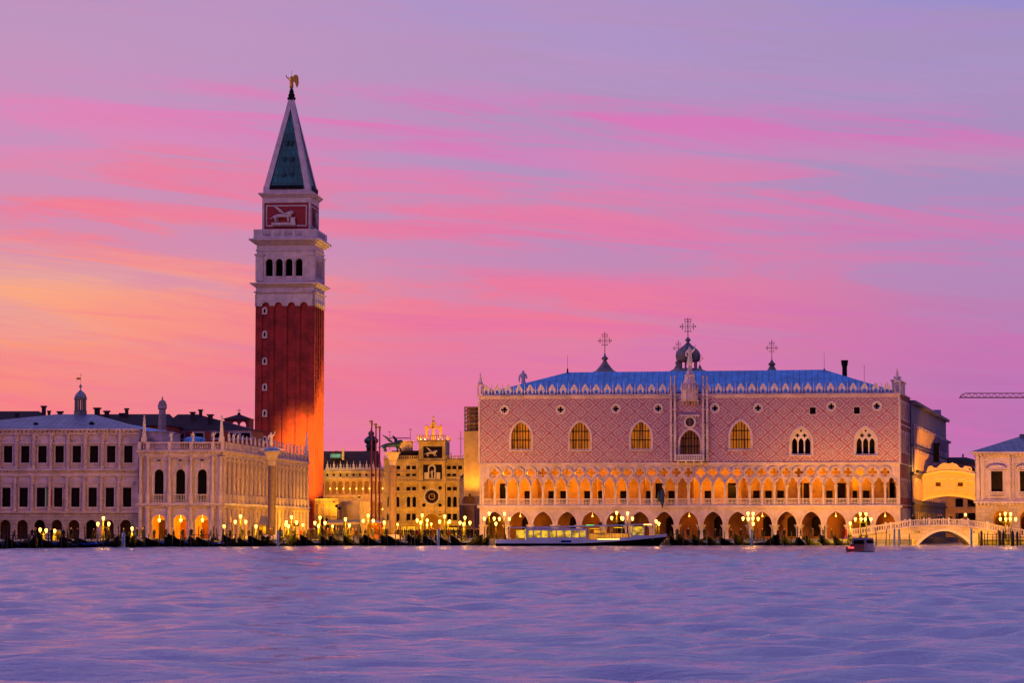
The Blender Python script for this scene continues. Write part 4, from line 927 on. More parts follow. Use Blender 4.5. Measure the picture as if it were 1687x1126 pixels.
obj('madonna', ST[0], e, (C, .2, z(788)), sc=1.1)
lb = lion(e, (C-.1, .15, z(753)-.0), .85, LM)
MB().box(C-1.9, C+1.9, 3, 3.3, 0, z(848)).build('portal_interior', M['interior'], e)
MB().box(0.01, Wc-.01, 3.4, 8, 0, zt_).box(.01, .4, .71, 3.4, 0, zt_).box(Wc-.4, Wc-.01, .71, 3.4, 0, zt_).build('tower_core', M['stone_gold'], e)
mb = MB(); zq0, zq1 = z(725.5), z(717.5)
mb.box(-.4, Wc+.4, -.5, -.25, zq1-.2, zq1)
for j in range(14): mb.box(-.4+j*(Wc+.65)/13.5, -.2+j*(Wc+.65)/13.5, -.48, -.28, zq0, zq1-.2)
for y in (1, 3, 5, 7): mb.box(-.4, -.2, y, y+.2, zq0, zq1-.2).box(Wc+.2, Wc+.4, y, y+.2, zq0, zq1-.2)
mb.build('terrace_railing', M['stone_gold'], e)
zb_ = zq0; bl_ = MB().lathe(C, 2.5, [(.5, zb_), (.45, zb_+1.2), (.3, zb_+1.3), (.3, z(712)), (.2, z(705))], 8).lathe(C, 2.5, [(1.15, z(706)), (.9, z(703)), (.6, z(698)), (.5, z(695)), (.15, z(693)), (.12, z(690)), (.25, z(688.5)), (.03, z(684))], 14).build('tower_bell', M['gold'], e)
moor = lambda sg: skin([(0, 0, 0), (0, 0, .55), (0, 0, 1.1), (0, 0, 1.5), (0, 0, 1.78), (sg*.3, 0, 1.4), (sg*.7, -.1, 1.5), (-sg*.25, 0, 1.3), (sg*.35, -.15, 1.15), (-.18, 0, .0), (sg*1.0, 0, 1.45)],
    [(0, 1), (1, 2), (2, 3), (3, 4), (3, 5), (5, 6), (3, 7), (7, 8), (1, 9), (6, 10)], [.16, .17, .2, .1, .15, .1, .08, .11, .08, .1, .08], M['gold'], 'bell_ringer')
for sg, px in ((1, 700), (-1, 723.5)): obj('bell_ringer', moor(sg), e, (ct.x(px), 2.5, zq0+.6), sc=1.75)
for x in (.5, C-1.6, C+1.6, Wc-.5):
    f = MB().box(x-.12, x+.12, -.1, .1, zq0, zq0+.25).build('floodlight', M['floodglass'], e)
    light('flood_beam', 'POINT', (x, 0.2, zq0+.7), 4200, f, (1, .42, .01), .1)
def wing(name, label, px0, px1, D, rows, wpxs, top, th=6, cols=None, big=None):
    r = Root(name, label, 'building', px0, D, th); r.px = (px0+px1)/2; e = r.e; w = r.x(px1); z = r.z
    hs = []; L_ = []
    for (yb, yt, hwp, kind, xs_) in rows:
        for px in xs_:
            cx = r.x(px); a = hwp*D/F
            if kind == 'r': hs.append(win_round(cx, a, z(yb), z(yt)-a))
            else: hs.append(rect(cx-a, cx+a, z(yb), z(yt)))
            L_.append((cx, a, z(yb), z(yt), kind))
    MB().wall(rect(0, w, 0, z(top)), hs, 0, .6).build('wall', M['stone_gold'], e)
    for cx, a, zb, zt2, kind in L_:
        o_ = [(cx-a-.2, zb-.2), (cx-a-.2, zt2+.2), (cx+a+.2, zt2+.2), (cx+a+.2, zb-.2)] if kind == 'q' else win_round(cx, a+.2, zb-.2, zt2-a)
        i_ = rect(cx-a, cx+a, zb, zt2) if kind == 'q' else win_round(cx, a, zb, zt2-a)
        f = MB().wall(o_, [i_], -.12, .02).build('window', M['stone_gold'], e)
        MB().box(cx-a-.05, cx+a+.05, .45, .5, zb-.05, zt2+.05).build('pane', M['dark'], f)
    MB().box(.0, w, .61, 9, 0, z(top)-.02).build('rear_block', M['stone_gold'], e)
    return r, w
def balus(r, w, py0, py1, e, y=-.3, n=None, mt='stone_gold'):
    z0, z1 = r.z(py0), r.z(py1); mb = MB().box(0, w, y, y+.2, z1-.15, z1).box(0, w, y-.1, y+.4, z0-.3, z0)
    n = n or int(w/.42)
    for j in range(n): mb.box(j*w/n+.05, j*w/n+.2, y+.02, y+.18, z0, z1-.15)
    for j in range(int(w/3)+1): mb.box(min(j*3., w-.3), min(j*3., w-.3)+.3, y-.02, y+.22, z0, z1+.02)
    mb.build('balustrade', M[mt], e)
rw_, ww = wing('left_wing', 'golden stone house wing on the left of the clock tower', 632, 689.3, 628.5,
    [(774, 768, 3.4, 'q', (656, 672.5, 682)), (785, 781, 3.4, 'q', (656, 672.5, 682)), (809, 803, 3.4, 'q', (655, 673, 682)), (836, 819, 3., 'r', (641, 655, 673, 682.5)), (858, 847, 3.4, 'q', (641, 655, 673, 682))], [], 756)
balus(rw_, ww, 757, 751.5, rw_.e); balus(rw_, ww, 793, 787, rw_.e, y=-1.)
mb = MB().box(-.1, ww, -.7, -.001, rw_.z(838.5), rw_.z(836.8)).box(0, ww, -.6, -.002, rw_.z(862), rw_.z(860.4)).box(0, ww, -.6, -.004, rw_.z(815.5), rw_.z(814)).box(0, ww, -.5, -.004, rw_.z(779), rw_.z(777.8))
for px in (634, 647, 665, 688): x = rw_.x(px); mb.box(x-.3, x+.3, -.2, -.003, rw_.z(836), rw_.z(795))
mb.build('cornice', M['stone_gold'], rw_.e)
MB().wall([(rw_.x(664), rw_.z(880)), (rw_.x(664), rw_.z(867)), (rw_.x(687), rw_.z(867)), (rw_.x(687), rw_.z(880))], (), -.2, -.01).build('shop_window', M['boatglass'], rw_.e)
MB().box(rw_.x(663), rw_.x(688), -1.2, -.21, rw_.z(868), rw_.z(867)).build('shop_awning', M['wallred'], rw_.e)
# roof structures over the left wing
MB().box(2, ww, 3, 8.5, rw_.z(756), rw_.z(745)).build('attic_wall', M['tile'], rw_.e)
MB().box(1.5, ww-.5, 2.6, 8.9, rw_.z(745)+.01, rw_.z(742.5)).build('roof', M['tile'], rw_.e)
a, b = rw_.x(657.5, 5), rw_.x(677, 5)
MB().box(a, b, 5, 8, rw_.z(742.5), rw_.z(727)).box(a-.6, b+.8, 4.6, 8.3, rw_.z(727)+.01, rw_.z(726)).build('roof_hut', M['plaster'], rw_.e)
mb = MB(); x0, x1 = rw_.x(642, 6), rw_.x(676, 6); zz_ = rw_.z(722.5, 6)
mb.tube((x0, 6, zz_), (x1, 6, zz_), .12).tube((x0, 6, rw_.z(742, 6)), (x0, 6, rw_.z(712, 6)), .05).tube((x1, 6, rw_.z(742, 6)), (x1, 6, rw_.z(707, 6)), .05).tube((x0-.5, 6, rw_.z(712, 6)), (x0+.3, 6, rw_.z(712, 6)), .05).tube((x1-.4, 6, rw_.z(708, 6)), (x1+.4, 6, rw_.z(708, 6)), .06)
mb.build('antenna', M['iron'], rw_.e)
rr, ww2 = wing('right_wing', 'golden stone house wing on the right of the clock tower', 733.8, 764, 628,
    [(774, 768, 3.4, 'q', (739.5, 748.5, 758)), (785, 781, 3.4, 'q', (739.5, 748.5)), (809, 803, 3.4, 'q', (740, 749.5)), (836, 819, 3.2, 'r', (740, 749.5, 759)), (858, 847, 3.6, 'q', (740, 749.5))], [], 756)
balus(rr, ww2, 757, 751.5, rr.e); balus(rr, ww2, 793, 787, rr.e, y=-1.)
MB().box(0, ww2, -.4, -.001, rr.z(838.5), rr.z(836.5)).box(0, ww2, -.3, -.002, rr.z(862), rr.z(860)).build('cornice', M['stone_gold'], rr.e)
MB().box(rr.x(737), rr.x(753.5), -.2, -.01, rr.z(882), rr.z(870)).build('shop_window', M['boatglass'], rr.e)
MB().box(rr.x(736), rr.x(755), -1.3, -.21, rr.z(870), rr.z(867)).build('shop_sign', M['door'], rr.e)
mb = MB()
for px in (743, 759): x = rr.x(px, 5); mb.tube((x, 5, rr.z(757)), (x, 5, rr.z(710 if px > 750 else 745)), .07)
x = rr.x(759, 5); mb.tube((x-.7, 5, rr.z(722)), (x+.8, 5, rr.z(722)), .05); mb.build('antenna', M['iron'], rr.e)
# ================================================================== north side of the square
pr = Root('north_arcade', 'long arcaded building with pointed merlons and lit upper windows across the square', 'building', 528, 640, 6); pr.px = 580; e = pr.e; z = pr.z; Wp = pr.x(634)
sx = [500+v/4.331 for v in (170, 217, 264, 311, 357, 403, 450, 497, 544)]
hs = []; A = []
for px in sx:
    cx = pr.x(px); a = .6
    for yb, yt in ((814.5, 793), (848, 827)): hs.append(win_round(cx, a, z(yb), z(yt)-a)); A.append((cx, a, z(yb), z(yt)))
    hs.append(win_round(cx, .65, 0, z(867)-.65))
MB().wall(rect(0, Wp, -.1, z(776)), hs, 0, .6).build('wall', M['stone_gold'], e)
for cx, a, zb, zt2 in A:
    f = MB().wall(win_round(cx, a+.15, zb-.1, zt2-a), [win_round(cx, a, zb, zt2-a)], -.15, .02).build('window', M['stone_gold'], e)
    MB().box(cx-a, cx+a, .5, .54, zb, zt2).build('pane', M['amberpane'], f)
mb = MB()
for py in (778, 789, 818, 851): mb.box(-.1, Wp, -.45, -.001, z(py)-.18, z(py)+.18)
for px in sx: mb.wall(circ(pr.x(px), z(783.2), .42, 12), [circ(pr.x(px), z(783.2), .3, 12)], -.1, -.002)
mb.box(0, Wp, -.3, .7, z(776)+.001, z(774.5)); mb.build('cornice', M['stone_gold'], e)
mb = MB()
for px in sx: mb.wall(circ(pr.x(px), z(783.2), .29, 12), (), -.05, -.003)
mb.build('oculus', M['dark'], e)
pm = MB().wall([(-.5, 0), (-.42, .5), (-.18, .65), (-.28, 1.1), (-.08, 1.4), (0, 2.2), (.08, 1.4), (.28, 1.1), (.18, .65), (.42, .5), (.5, 0)], (), -.12, .12).data('merlon', M['stone'])
for px in sx: obj('merlon', pm, e, (pr.x(px), 0, z(774.5))); obj('merlon', pm, e, (pr.x(px+5.3), 0, z(774.5)-.8))
zr0, zr1 = z(776), pr.L(580, 744, 9)[1]
MB().add([(-3, .8, zr0), (Wp-3, .8, zr0), (Wp-3, 9, zr1), (-3, 9, zr1), (-3, 16, zr0), (Wp-3, 16, zr0)], [(0, 1, 2, 3), (1, 5, 2), (5, 4, 3, 2), (4, 0, 3), (0, 4, 5, 1)]).build('roof', M['tile'], e)
a, b = pr.x(543, 3), pr.x(563, 3)
d_ = MB().box(a, b, 3, 7, z(756), z(747)).wall([(a-.2, z(747)+.01), ((a+b)/2, z(742.5)), (b+.2, z(747)+.01)], (), 2.9, 7).build('dormer', M['tile'], e)
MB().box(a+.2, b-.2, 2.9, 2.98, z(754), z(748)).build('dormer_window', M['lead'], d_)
MB().box(pr.x(563, 2), pr.x(566, 2), 2, 3, z(758), z(740)).build('chimney', M['plaster'], e)
for i, px in enumerate(sx):
    for yy in ((806, 840) if px > 583 or 1 else (806,)):
        x = pr.x(px+5.2); f = MB().ball((x, -.5, z(yy)), .17, 6).tube((x, -.5, z(yy)+.15), (x, 0, z(yy)+.3), .03).build('wall_lamp', M['smallglass'], e)
        if i % 2 == 0: light('lamp_light', 'POINT', (x, -1.3, z(yy)), 420, f, AMB, .15)
# little onion belfry behind
ob = Root('onion_belfry', 'small dark onion shaped belfry rising behind the arcaded building', 'belfry', 611, 690, 0); ob.px = 611; z = ob.z
MB().box(-1.6, 1.6, -1.6, 1.6, 0, z(745)).box(-1.9, 1.9, -1.9, 1.9, z(745), z(744)).build('tower', M['dome'], ob.e)
MB().lathe(0, 0, [(1.2, z(744)), (1.25, z(738)), (1.5, z(736)), (1.2, z(733)), (1.8, z(729)), (1.85, z(725)), (1.2, z(721)), (.6, z(718)), (.8, z(716)), (.75, z(713)), (.2, z(710)), (.05, z(704))], 12).build('onion_dome', M['bronze'], ob.e, smooth=True)
# ================================================================== basilica
ba = Root('basilica', 'domed basilica behind the palace with onion lanterns, crosses and an arched corner lit gold', 'church', 756.5, 566, 6); ba.px = 772; e = ba.e; z = ba.z
wb = ba.x(795); cA = ba.x(773)
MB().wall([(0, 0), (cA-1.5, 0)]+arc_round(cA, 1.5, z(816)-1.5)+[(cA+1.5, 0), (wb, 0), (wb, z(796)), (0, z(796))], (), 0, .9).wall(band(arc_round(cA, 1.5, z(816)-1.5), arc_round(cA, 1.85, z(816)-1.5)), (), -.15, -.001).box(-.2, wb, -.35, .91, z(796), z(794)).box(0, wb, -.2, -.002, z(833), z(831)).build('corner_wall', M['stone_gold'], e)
mb = MB()
for px in (758.5, 763, 783, 787): mb.cyl(ba.x(px), -.25, 0, z(833), .22, .2, 8)
mb.build('corner_column', M['granite'], e)
balus(ba, wb, 794, 788.5, e, mt='stone_gold')
MB().box(0, wb+40, 3, 50, 0, z(798)).build('nave_block', M['stone_gold'], e)
MB().box(cA-1.6, cA+1.6, 2, 2.3, 0, z(815)).build('niche_back', M['interior'], e)
hp_ = MB(); x = ba.x(768)
sk = skin([(-.8, 0, 1.1), (0, 0, 1.15), (.7, 0, 1.3), (1.1, 0, 1.9), (1.5, 0, 1.85), (-.9, -.2, .5), (-.8, -.2, 0), (-.7, .2, .5), (-.9, .2, 0), (.7, -.2, .5), (.7, -.2, 0), (1.0, .2, .7), (1.2, .2, .4)], [(0, 1), (1, 2), (2, 3), (3, 4), (0, 5), (5, 6), (0, 7), (7, 8), (2, 9), (9, 10), (2, 11), (11, 12)], [.3, .3, .32, .18, .12, .13, .09, .13, .09, .13, .09, .12, .09], M['bronze'], 'horse')
tag(obj('horse_statue', sk, None, (*[(ba.O.x+ba.x(767)*math.cos(ba.th)+1.2*math.sin(ba.th)), (ba.O.y-ba.x(767)*math.sin(ba.th)+1.2)], ba.O.z+z(794)), None, 0, 1.3), 'dark bronze horse on the terrace over the golden basilica corner', 'statue')
def cross(mb, x, y, z0, z1, s=1.):
    mb.tube((x, y, z0), (x, y, z1), .07*s); zc = z0+(z1-z0)*.62
    for dx, dz in ((1, 0), (-1, 0)):
        mb.tube((x, y, zc), (x+dx*1.05*s, y, zc), .06*s, 5); mb.ball((x+dx*1.15*s, y, zc), .13*s, 5)
        for q_ in (-1, 1): mb.tube((x+dx*.85*s, y, zc-.28*q_*s), (x+dx*.85*s, y, zc+.001), .04*s, 4); mb.ball((x+dx*.85*s, y, zc-.34*q_*s), .11*s, 5)
    for zz_ in (zc+.75*s, zc-.75*s, zc+1.1*s):
        mb.tube((x-.4*s, y, zz_), (x+.4*s, y, zz_), .045*s, 4)
        for dx in (-1, 1): mb.ball((x+dx*.45*s, y, zz_), .11*s, 5)
    for dx in (-.35, .35):
        for dz in (-.35, .35): mb.ball((x+dx*s, y, zc+dz*s), .1*s, 5)
    mb.ball((x, y, z1), .1*s, 5)
def bdome(px, zbase, yc, prof, ctop, cbot, s):
    x = ba.x(px, yc); f = lambda py: ba.L(px, py, yc)[1]
    d = MB().lathe(x, yc, [(r, f(py)) for r, py in prof], 16).build('dome', M['dome'], e, smooth=True)
    mb = MB(); cross(mb, x, yc, f(cbot), f(ctop), s); mb.build('cross', M['gold'] if s > 9 else M['scaf'], d); return d, x, f
bdome(997, 0, 30, [(6.5, 700), (6.3, 640), (5., 625), (3.2, 615), (2.0, 611), (1.3, 605), (.6, 598), (.35, 594), (.75, 592), (.7, 590), (.25, 587), (.15, 583)], 548, 584, 1.25)
bdome(1273, 0, 40, [(6.5, 700), (6.3, 640), (4., 625), (1.2, 612), (.7, 606), (.5, 603), (.9, 601), (.3, 596), (.15, 593)], 561, 594, 1.1)
d, x, f = bdome(1134.5, 0, 20, [(6.3, 700), (6.3, 640), (5.8, 622), (4.2, 612), (2.6, 608)], 525, 560, 1.4)
bdome(1118.5, 0, 34, [(6.5, 700), (6.3, 640), (4., 620), (1.0, 608), (.5, 601), (.8, 599), (.2, 592)], 562, 594, 1.)
bdome(1154, 0, 50, [(6.5, 700), (6.3, 640), (4., 625), (1.0, 612), (.4, 607), (.15, 602)], 583, 604, .7)
MB().lathe(x, 20, [(2.1, f(610)), (2.2, f(608)), (1.9, f(607.5))], 16).build('lantern_base', M['dome'], d)
for k in range(10): a = 2*PI*k/10; MB().cyl(x+1.8*math.cos(a), 20+1.8*math.sin(a), f(608), f(596), .16, .16, 5).build('lantern_pillar', M['dome'], d)
mb = MB(); n = 24; prof = [(2.2, 596.5), (2.45, 594), (2.6, 588), (2.55, 583), (2.2, 578), (1.5, 573), (.8, 569), (.35, 565), (.3, 563), (.65, 561), (.5, 559), (.15, 556)]
vs = []; fs = []
for r, py in prof:
    for k in range(n): a = 2*PI*k/n; rr2 = r*(1+(.06 if k % 2 else -.04)); vs.append((x+rr2*math.cos(a), 20+rr2*math.sin(a), f(py)))
for i in range(len(prof)-1):
    for k in range(n): fs.append((i*n+k, i*n+(k+1) % n, (i+1)*n+(k+1) % n, (i+1)*n+k))
mb.add(vs, fs); mb.build('onion', M['dome'], d)
# scaffold beside the palace
sc_ = Root('scaffold', 'tall scaffold wrapped in yellow sheeting with open frame above, left of the palace', 'scaffold', 765, 520, 6); sc_.px = 777; e = sc_.e; z = sc_.z; w = sc_.x(800)
MB().box(-.1, w, -.12, 10, z(793)-3, z(711)).build('sheeting', M['sheet'], e)
mb = MB()
for i in range(5):
    x = i*w/4
    for y in (0, 1.5): mb.tube((x, y, z(793)-3), (x, y, z(671)), .07, 4)
k = 0
for py in np.arange(671, 790, 6.5):
    mb.tube((0, 0, z(py)), (w, 0, z(py)), .06, 4).tube((0, 1.5, z(py)), (w, 1.5, z(py)), .06, 4)
    if py < 712: mb.tube((0, 0, z(py+6.5)), (w*.5, 0, z(py)), .05, 4).tube((w*.5, 0, z(py)), (w, 0, z(py+6.5)), .05, 4)
    k += 1
mb.build('scaffold_frame', M['scaf'], e)
mb = MB()
for py in (671, 684, 698, 711): mb.box(-.1, w, .1, 1.6, z(py)-.12, z(py)-.0)
mb.build('platform', M['plaster'], e)
MB().box(.2, w, 1.7, 1.8, z(711), z(671)).build('netting', M['interior'], e)
f = MB().box(w*.3, w*.3+.4, -3.4, -3.1, z(793)-3, z(793)-2.6).tube((w*.3+.2, -3.2, z(793)-3), (w*.3+.2, .5, z(793)-3.2), .06).build('added_work_lamp', M['iron'], e); light('lamp_light', 'SPOT', (w*.3+.2, -4, z(793)-2.4), 2600, f, (1, .5, .05), .3, (w*.5, .5, z(745)), 120, .8)  # lamp added to brighten the sheeting
# ================================================================== prison building, right
pn_ = Root('prison_building', 'pale stone building with tall windows and low hipped roof right of the enclosed bridge', 'building', 1608.5, 447.5, 4); pn_.px = 1660; e = pn_.e; z = pn_.z; wr = pn_.x(1760)
cg = [1649.5, 1693, 1737]; zg = z(849)-1.55
out = [(0, 0)]
for px in cg: out += win_round(pn_.x(px), 1.35, 0, z(842)-1.35)
out += [(wr, 0), (wr, z(830)), (0, z(830))]
mb = MB().wall(out, (), 0, 1.)
mb.build('ground_wall', M['stone_rust'], e)
mb = MB()
for px in cg: mb.wall(band(arc_round(pn_.x(px), 1.35, z(842)-1.35), arc_round(pn_.x(px), 2.0, z(842)-1.35)), (), -.12, -.001)
mb.build('archivolt', M['stone_gold'], e)
hs = [rect(pn_.x(px)-.98, pn_.x(px)+.98, z(812), z(777)) for px in (1642.5, 1690, 1737)]
MB().wall(rect(0, wr, z(823), z(752)), hs, 0, .8).build('upper_wall', M['stone'], e)
for px in (1642.5, 1690, 1737): cx = pn_.x(px); rwin(e, cx-.98, cx+.98, z(812), z(777), head='seg', mull=True); MB().box(cx-1.1, cx+1.1, -.3, -.15, z(812)-.01, z(811)+.05).box(cx-1.1, cx+1.1, -.3, -.15, z(819), z(819)+.1).build('balcony_rail', M['marble'], e)
mb = MB().box(-.3, wr, -.6, .9, z(830)+.001, z(826)).box(-.1, wr, -.3, .85, z(826)+.001, z(823)-.001).box(-.15, wr, -.2, .9, z(752)+.001, z(748)).box(-.8, wr, -.9, 1, z(748)+.001, z(745))
for i in range(int(wr/.6)): mb.box(i*.6, i*.6+.3, -.55, -.201, z(748)-.35, z(748)).box(i*.6, i*.6+.3, -.5, -.001, z(830)-.3, z(830))
for px in (1611, 1618, 1665, 1667.5, 1714): x = pn_.x(px); mb.box(x-.28, x+.28, -.25, -.003, z(823), z(752)-.0)
mb.build('cornice', M['stone'], e)
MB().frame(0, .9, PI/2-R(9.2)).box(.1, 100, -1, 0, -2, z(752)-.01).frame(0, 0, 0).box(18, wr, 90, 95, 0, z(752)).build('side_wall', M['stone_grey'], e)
ry = 12; a = pn_.x(1700, ry); zr = pn_.L(1700, 714, ry)[1]
MB().add([(-.9, -.9, z(745)+.01), (wr, -.9, z(745)+.01), (wr, ry, zr), (a, ry, zr), (wr, 26, z(745)+.01), (3.3, 26, z(745)+.01)], [(0, 1, 2, 3), (1, 4, 2), (4, 5, 3, 2), (5, 0, 3), (0, 5, 4, 1)]).build('roof', M['leadgrey'], e)
x, zz_ = pn_.L(1686, 722, 9); MB().box(x-.6, x+.6, 8.5, 9.5, zz_-1.5, pn_.L(1686, 716, 9)[1]).build('chimney', M['stone_grey'], e)
MB().box(0.5, wr, 5, 5.4, 0, z(830)).box(.5, wr, 1.01, 5, z(831), z(830)-.02).build('arcade_back_wall', M['interior'], e)
for px in cg:
    cx = pn_.x(px); MB().wall(win_round(cx+.4, .95, 0, 3.), (), 4.8, 4.99).build('door', M['door'], e)
    f = MB().lathe(cx, 2.5, [(.03, z(846)), (.12, z(847)), (.1, z(850))], 6).build('ceiling_lamp', M['smallglass'], e); light('lamp_light', 'POINT', (cx, 2.5, z(852)), 170, f, (1, .30, .03), .15)
# ================================================================== enclosed bridge over the canal
bs = Root('enclosed_bridge', 'white enclosed stone bridge with scrolled top, lit orange, spanning the canal', 'bridge', 1516, 492, 4); bs.px = 1563; e = bs.e; z = lambda py: bs.L(1563, py, 0)[1]; w = bs.x(1612)
cx = w/2
def curve(a, b, mid, n=10): return [(a+(b-a)*i/n, None) for i in range(n+1)]
zlo, zhi = z(828), z(818.5); bot = [(w*i/14, zlo+(zhi-zlo)*(1-((i/14-.5)*2)**2)) for i in range(15)]
ztE, ztM = z(787), z(779); topc = [(w*i/14, ztE+(ztM-ztE)*(1-((i/14-.5)*2)**2)) for i in range(14, -1, -1)]
wh = [rect(bs.x(a), bs.x(b), z(802), z(795.5)) for a, b in ((1541.5, 1550), (1578, 1586.5))]
MB().wall(bot+topc, wh, 0, 2.8).build('bridge_body', M['marble'], e)
mb = MB()
def ribbon(pts, h, y0, y1): mb.wall([(x, z_) for x, z_ in pts]+[(x, z_+h) for x, z_ in pts[::-1]], (), y0, y1)
ribbon(bot, .4, -.35, -.001); ribbon(topc[::-1], .4, -.6, 3.1); m2 = [(x, (a+b)/2+.9) for (x, a), (_, b) in zip(bot, topc[::-1])]; ribbon(m2, .2, -.3, -.002); ribbon([(x, z_-2.1) for x, z_ in m2], .2, -.25, -.003)
for px in (1519, 1536, 1555, 1573, 1592, 1608): x = bs.x(px); mb.box(x-.2, x+.2, -.22, -.004, z(812), z(790))
mb.build('moulding', M['marble'], e)
for h in wh:
    f = MB().box(h[0][0]-.12, h[2][0]+.12, -.13, -.006, h[0][1]-.2, h[0][1]-.02).build('grated_window', M['marble'], e)
    MB().box(h[0][0], h[2][0], .3, .35, h[0][1], h[1][1]).build('pane', M['door'], f)
mb = MB(); cp = []
zc_ = z(779)+.3; pts = [(bs.x(1523), z(783.5)), (bs.x(1526), z(779)), (bs.x(1530), z(769)), (bs.x(1535), z(767.5)), (bs.x(1539), z(771)), (bs.x(1544), z(771.5)), (bs.x(1550), z(765.5)), (bs.x(1556), z(763)), (bs.x(1563), z(764.5)), (bs.x(1570), z(763)), (bs.x(1577), z(765.5)), (bs.x(1582), z(771)), (bs.x(1587), z(772)), (bs.x(1590), z(768)), (bs.x(1595), z(769)), (bs.x(1599), z(778)), (bs.x(1604), z(777)), (bs.x(1609), z(783.5))]
base = [(x, z_+.05) for x, z_ in topc if bs.x(1523) < x < bs.x(1609)]
MB().wall(pts+[(bs.x(1609), z(788)), (bs.x(1523), z(788))], (), .3, 2.4).build('scrolled_roof', M['marble'], e)
mb = MB()
for px in (1530, 1594): mb.wall(circ(bs.x(px+3), z(774), .55, 10), [circ(bs.x(px+3), z(774), .25, 10)], .15, .29)
mb.wall(band([(bs.x(1547), z(775)), (bs.x(1563), z(769)), (bs.x(1580), z(775))], [(bs.x(1545), z(772.5)), (bs.x(1563), z(766)), (bs.x(1582), z(772.5))]), (), .15, .29); mb.build('scroll_ornament', M['marble'], e)
# flood lamp for the bridge, on the palace wall
# ================================================================== the low bridge in front
pg = Root('stone_bridge', 'low white stone arched bridge with balustrade over the canal mouth', 'bridge', 1400, 443.5, 0, z=0.0); pg.px = 1555; e = pg.e; X_ = lambda px: pg.x(px, 0, 870); Zb = lambda py: pg.L(1555, py, 0)[1]
prof = [(1404, 885), (1425, 882), (1460, 876.5), (1500, 869.5), (1512, 868.5), (1535, 867.6), (1557, 867.3), (1585, 868), (1603, 870), (1625, 874), (1655, 880), (1690, 885.5), (1720, 888)]
ax0, ax1 = X_(1509), X_(1602); acx = (ax0+ax1)/2; ah = Zb(875.5)
arch = [(ax0+(ax1-ax0)*i/14, -.6+(ah+.6)*math.sin(PI*i/14)**.75) for i in range(15)]
outl = [(X_(1404), -.6)]+arch+[(X_(1720), -.6)]+[(X_(px), Zb(py)) for px, py in prof[::-1]]
MB().wall(outl, (), 0, 6.2).build('bridge_body', M['stone_rust'], e)
mb = MB().wall(band(arch, [(acx+(x-acx)*1.09, z_+.38) for x, z_ in arch]), (), -.12, -.001)
top = [(X_(px), Zb(py)) for px, py in prof]; mb.wall(top+[(x, z_+.18) for x, z_ in top[::-1]], (), -.2, -.002)
mb.build('arch_ring', M['marble'], e)
def rail(y, nm):
    mb = MB(); hh = 1.02
    for i in range(len(prof)-1):
        (a, za), (b, zb) = top[i], top[i+1]
        mb.wall([(a, za+.18), (b, zb+.18), (b, zb+.3), (a, za+.3)], (), y, y+.3); mb.wall([(a, za+hh), (b, zb+hh), (b, zb+hh+.16), (a, za+hh+.16)], (), y-.03, y+.33)
    xs_ = np.arange(top[0][0], top[-1][0], .4)
    for j, x in enumerate(xs_):
        z_ = float(np.interp(x, [t[0] for t in top], [t[1] for t in top]))
        if j % 8 == 0: mb.box(x-.16, x+.16, y-.06, y+.36, z_+.1, z_+hh+.4)
        else: mb.box(x-.07, x+.07, y+.08, y+.22, z_+.25, z_+hh+.05)
    mb.build(nm, M['marble'], e)
rail(0, 'balustrade'); rail(5.85, 'balustrade')
# ================================================================== houses beyond the canal
ch = Root('canal_house', 'narrow ochre house with green shutters at the end of the canal beneath the enclosed bridge', 'house', 1570, 552, 4); ch.px = 1590; z = ch.z; w = ch.x(1620)
hs = [rect(ch.x(px)-.8, ch.x(px)+.8, z(b), z(a)) for px in (1580, 1600) for a, b in ((772, 784), (822, 836), (846, 858))]
MB().wall(rect(-4, w, -1, z(763)), hs, 0, .5).box(-4, w, .51, 10, -1, z(764)).build('wall', M['plaster'], ch.e)
for h in hs: rwin(ch.e, h[0][0], h[2][0], h[0][1], h[1][1], dep=.3)
MB().add([(-4.5, -.5, z(763)), (w+.5, -.5, z(763)), (w-3, 5, z(753)), (-2, 5, z(753)), (w+.5, 10.5, z(763)), (-4.5, 10.5, z(763))], [(0, 1, 2, 3), (1, 4, 2), (4, 5, 3, 2), (5, 0, 3), (0, 5, 4, 1)]).build('roof', M['tile'], ch.e)
MB().box(ch.x(1588), ch.x(1590), 2, 3, z(760), z(748)).build('chimney', M['plaster'], ch.e)
# ================================================================== roofs behind, left
def block(name, label, px0, px1, D, ytop, yeave, mt, roof='tile', depth=14, hipl=4., hipr=4., th=3, ridge=True):
    r = Root(name, label, 'house', px0, D, th); r.px = (px0+px1)/2; w = r.x(px1); z = r.z; e = r.e
    MB().box(0, w, 0, depth, 0, z(yeave)).build('wall', M[mt], e)
    zr = r.L(r.px, ytop, depth/2)[1]
    MB().add([(-.5, -.5, z(yeave)+.01), (w+.5, -.5, z(yeave)+.01), (w-hipr, depth/2, zr), (hipl, depth/2, zr), (w+.5, depth+.5, z(yeave)+.01), (-.5, depth+.5, z(yeave)+.01)], [(0, 1, 2, 3), (1, 4, 2), (4, 5, 3, 2), (5, 0, 3), (0, 5, 4, 1)]).build('roof', M[roof], e)
    return r, w
def chim(r, px, y0, y1, y=5, wpx=4):
    x = r.x(px, y); a = wpx*.5*r.O.y/F; MB().box(x-a, x+a, y, y+2*a, r.L(px, y0, y)[1], r.L(px, y1+2.5, y)[1]).box(x-a*1.5, x+a*1.5, y-a*.5, y+2.5*a, r.L(px, y1+2.5, y)[1], r.L(px, y1, y)[1]).build('chimney', M['tile'], r.e)
r, w = block('tiled_house', 'dark tiled roof of a house behind the left end of the grey building', -60, 83, 505, 678, 702, 'wallred')
chim(r, 70, 690, 669, 5, 6); chim(r, 79, 690, 677, 5, 4); chim(r, 26, 700, 681, 2, 5)
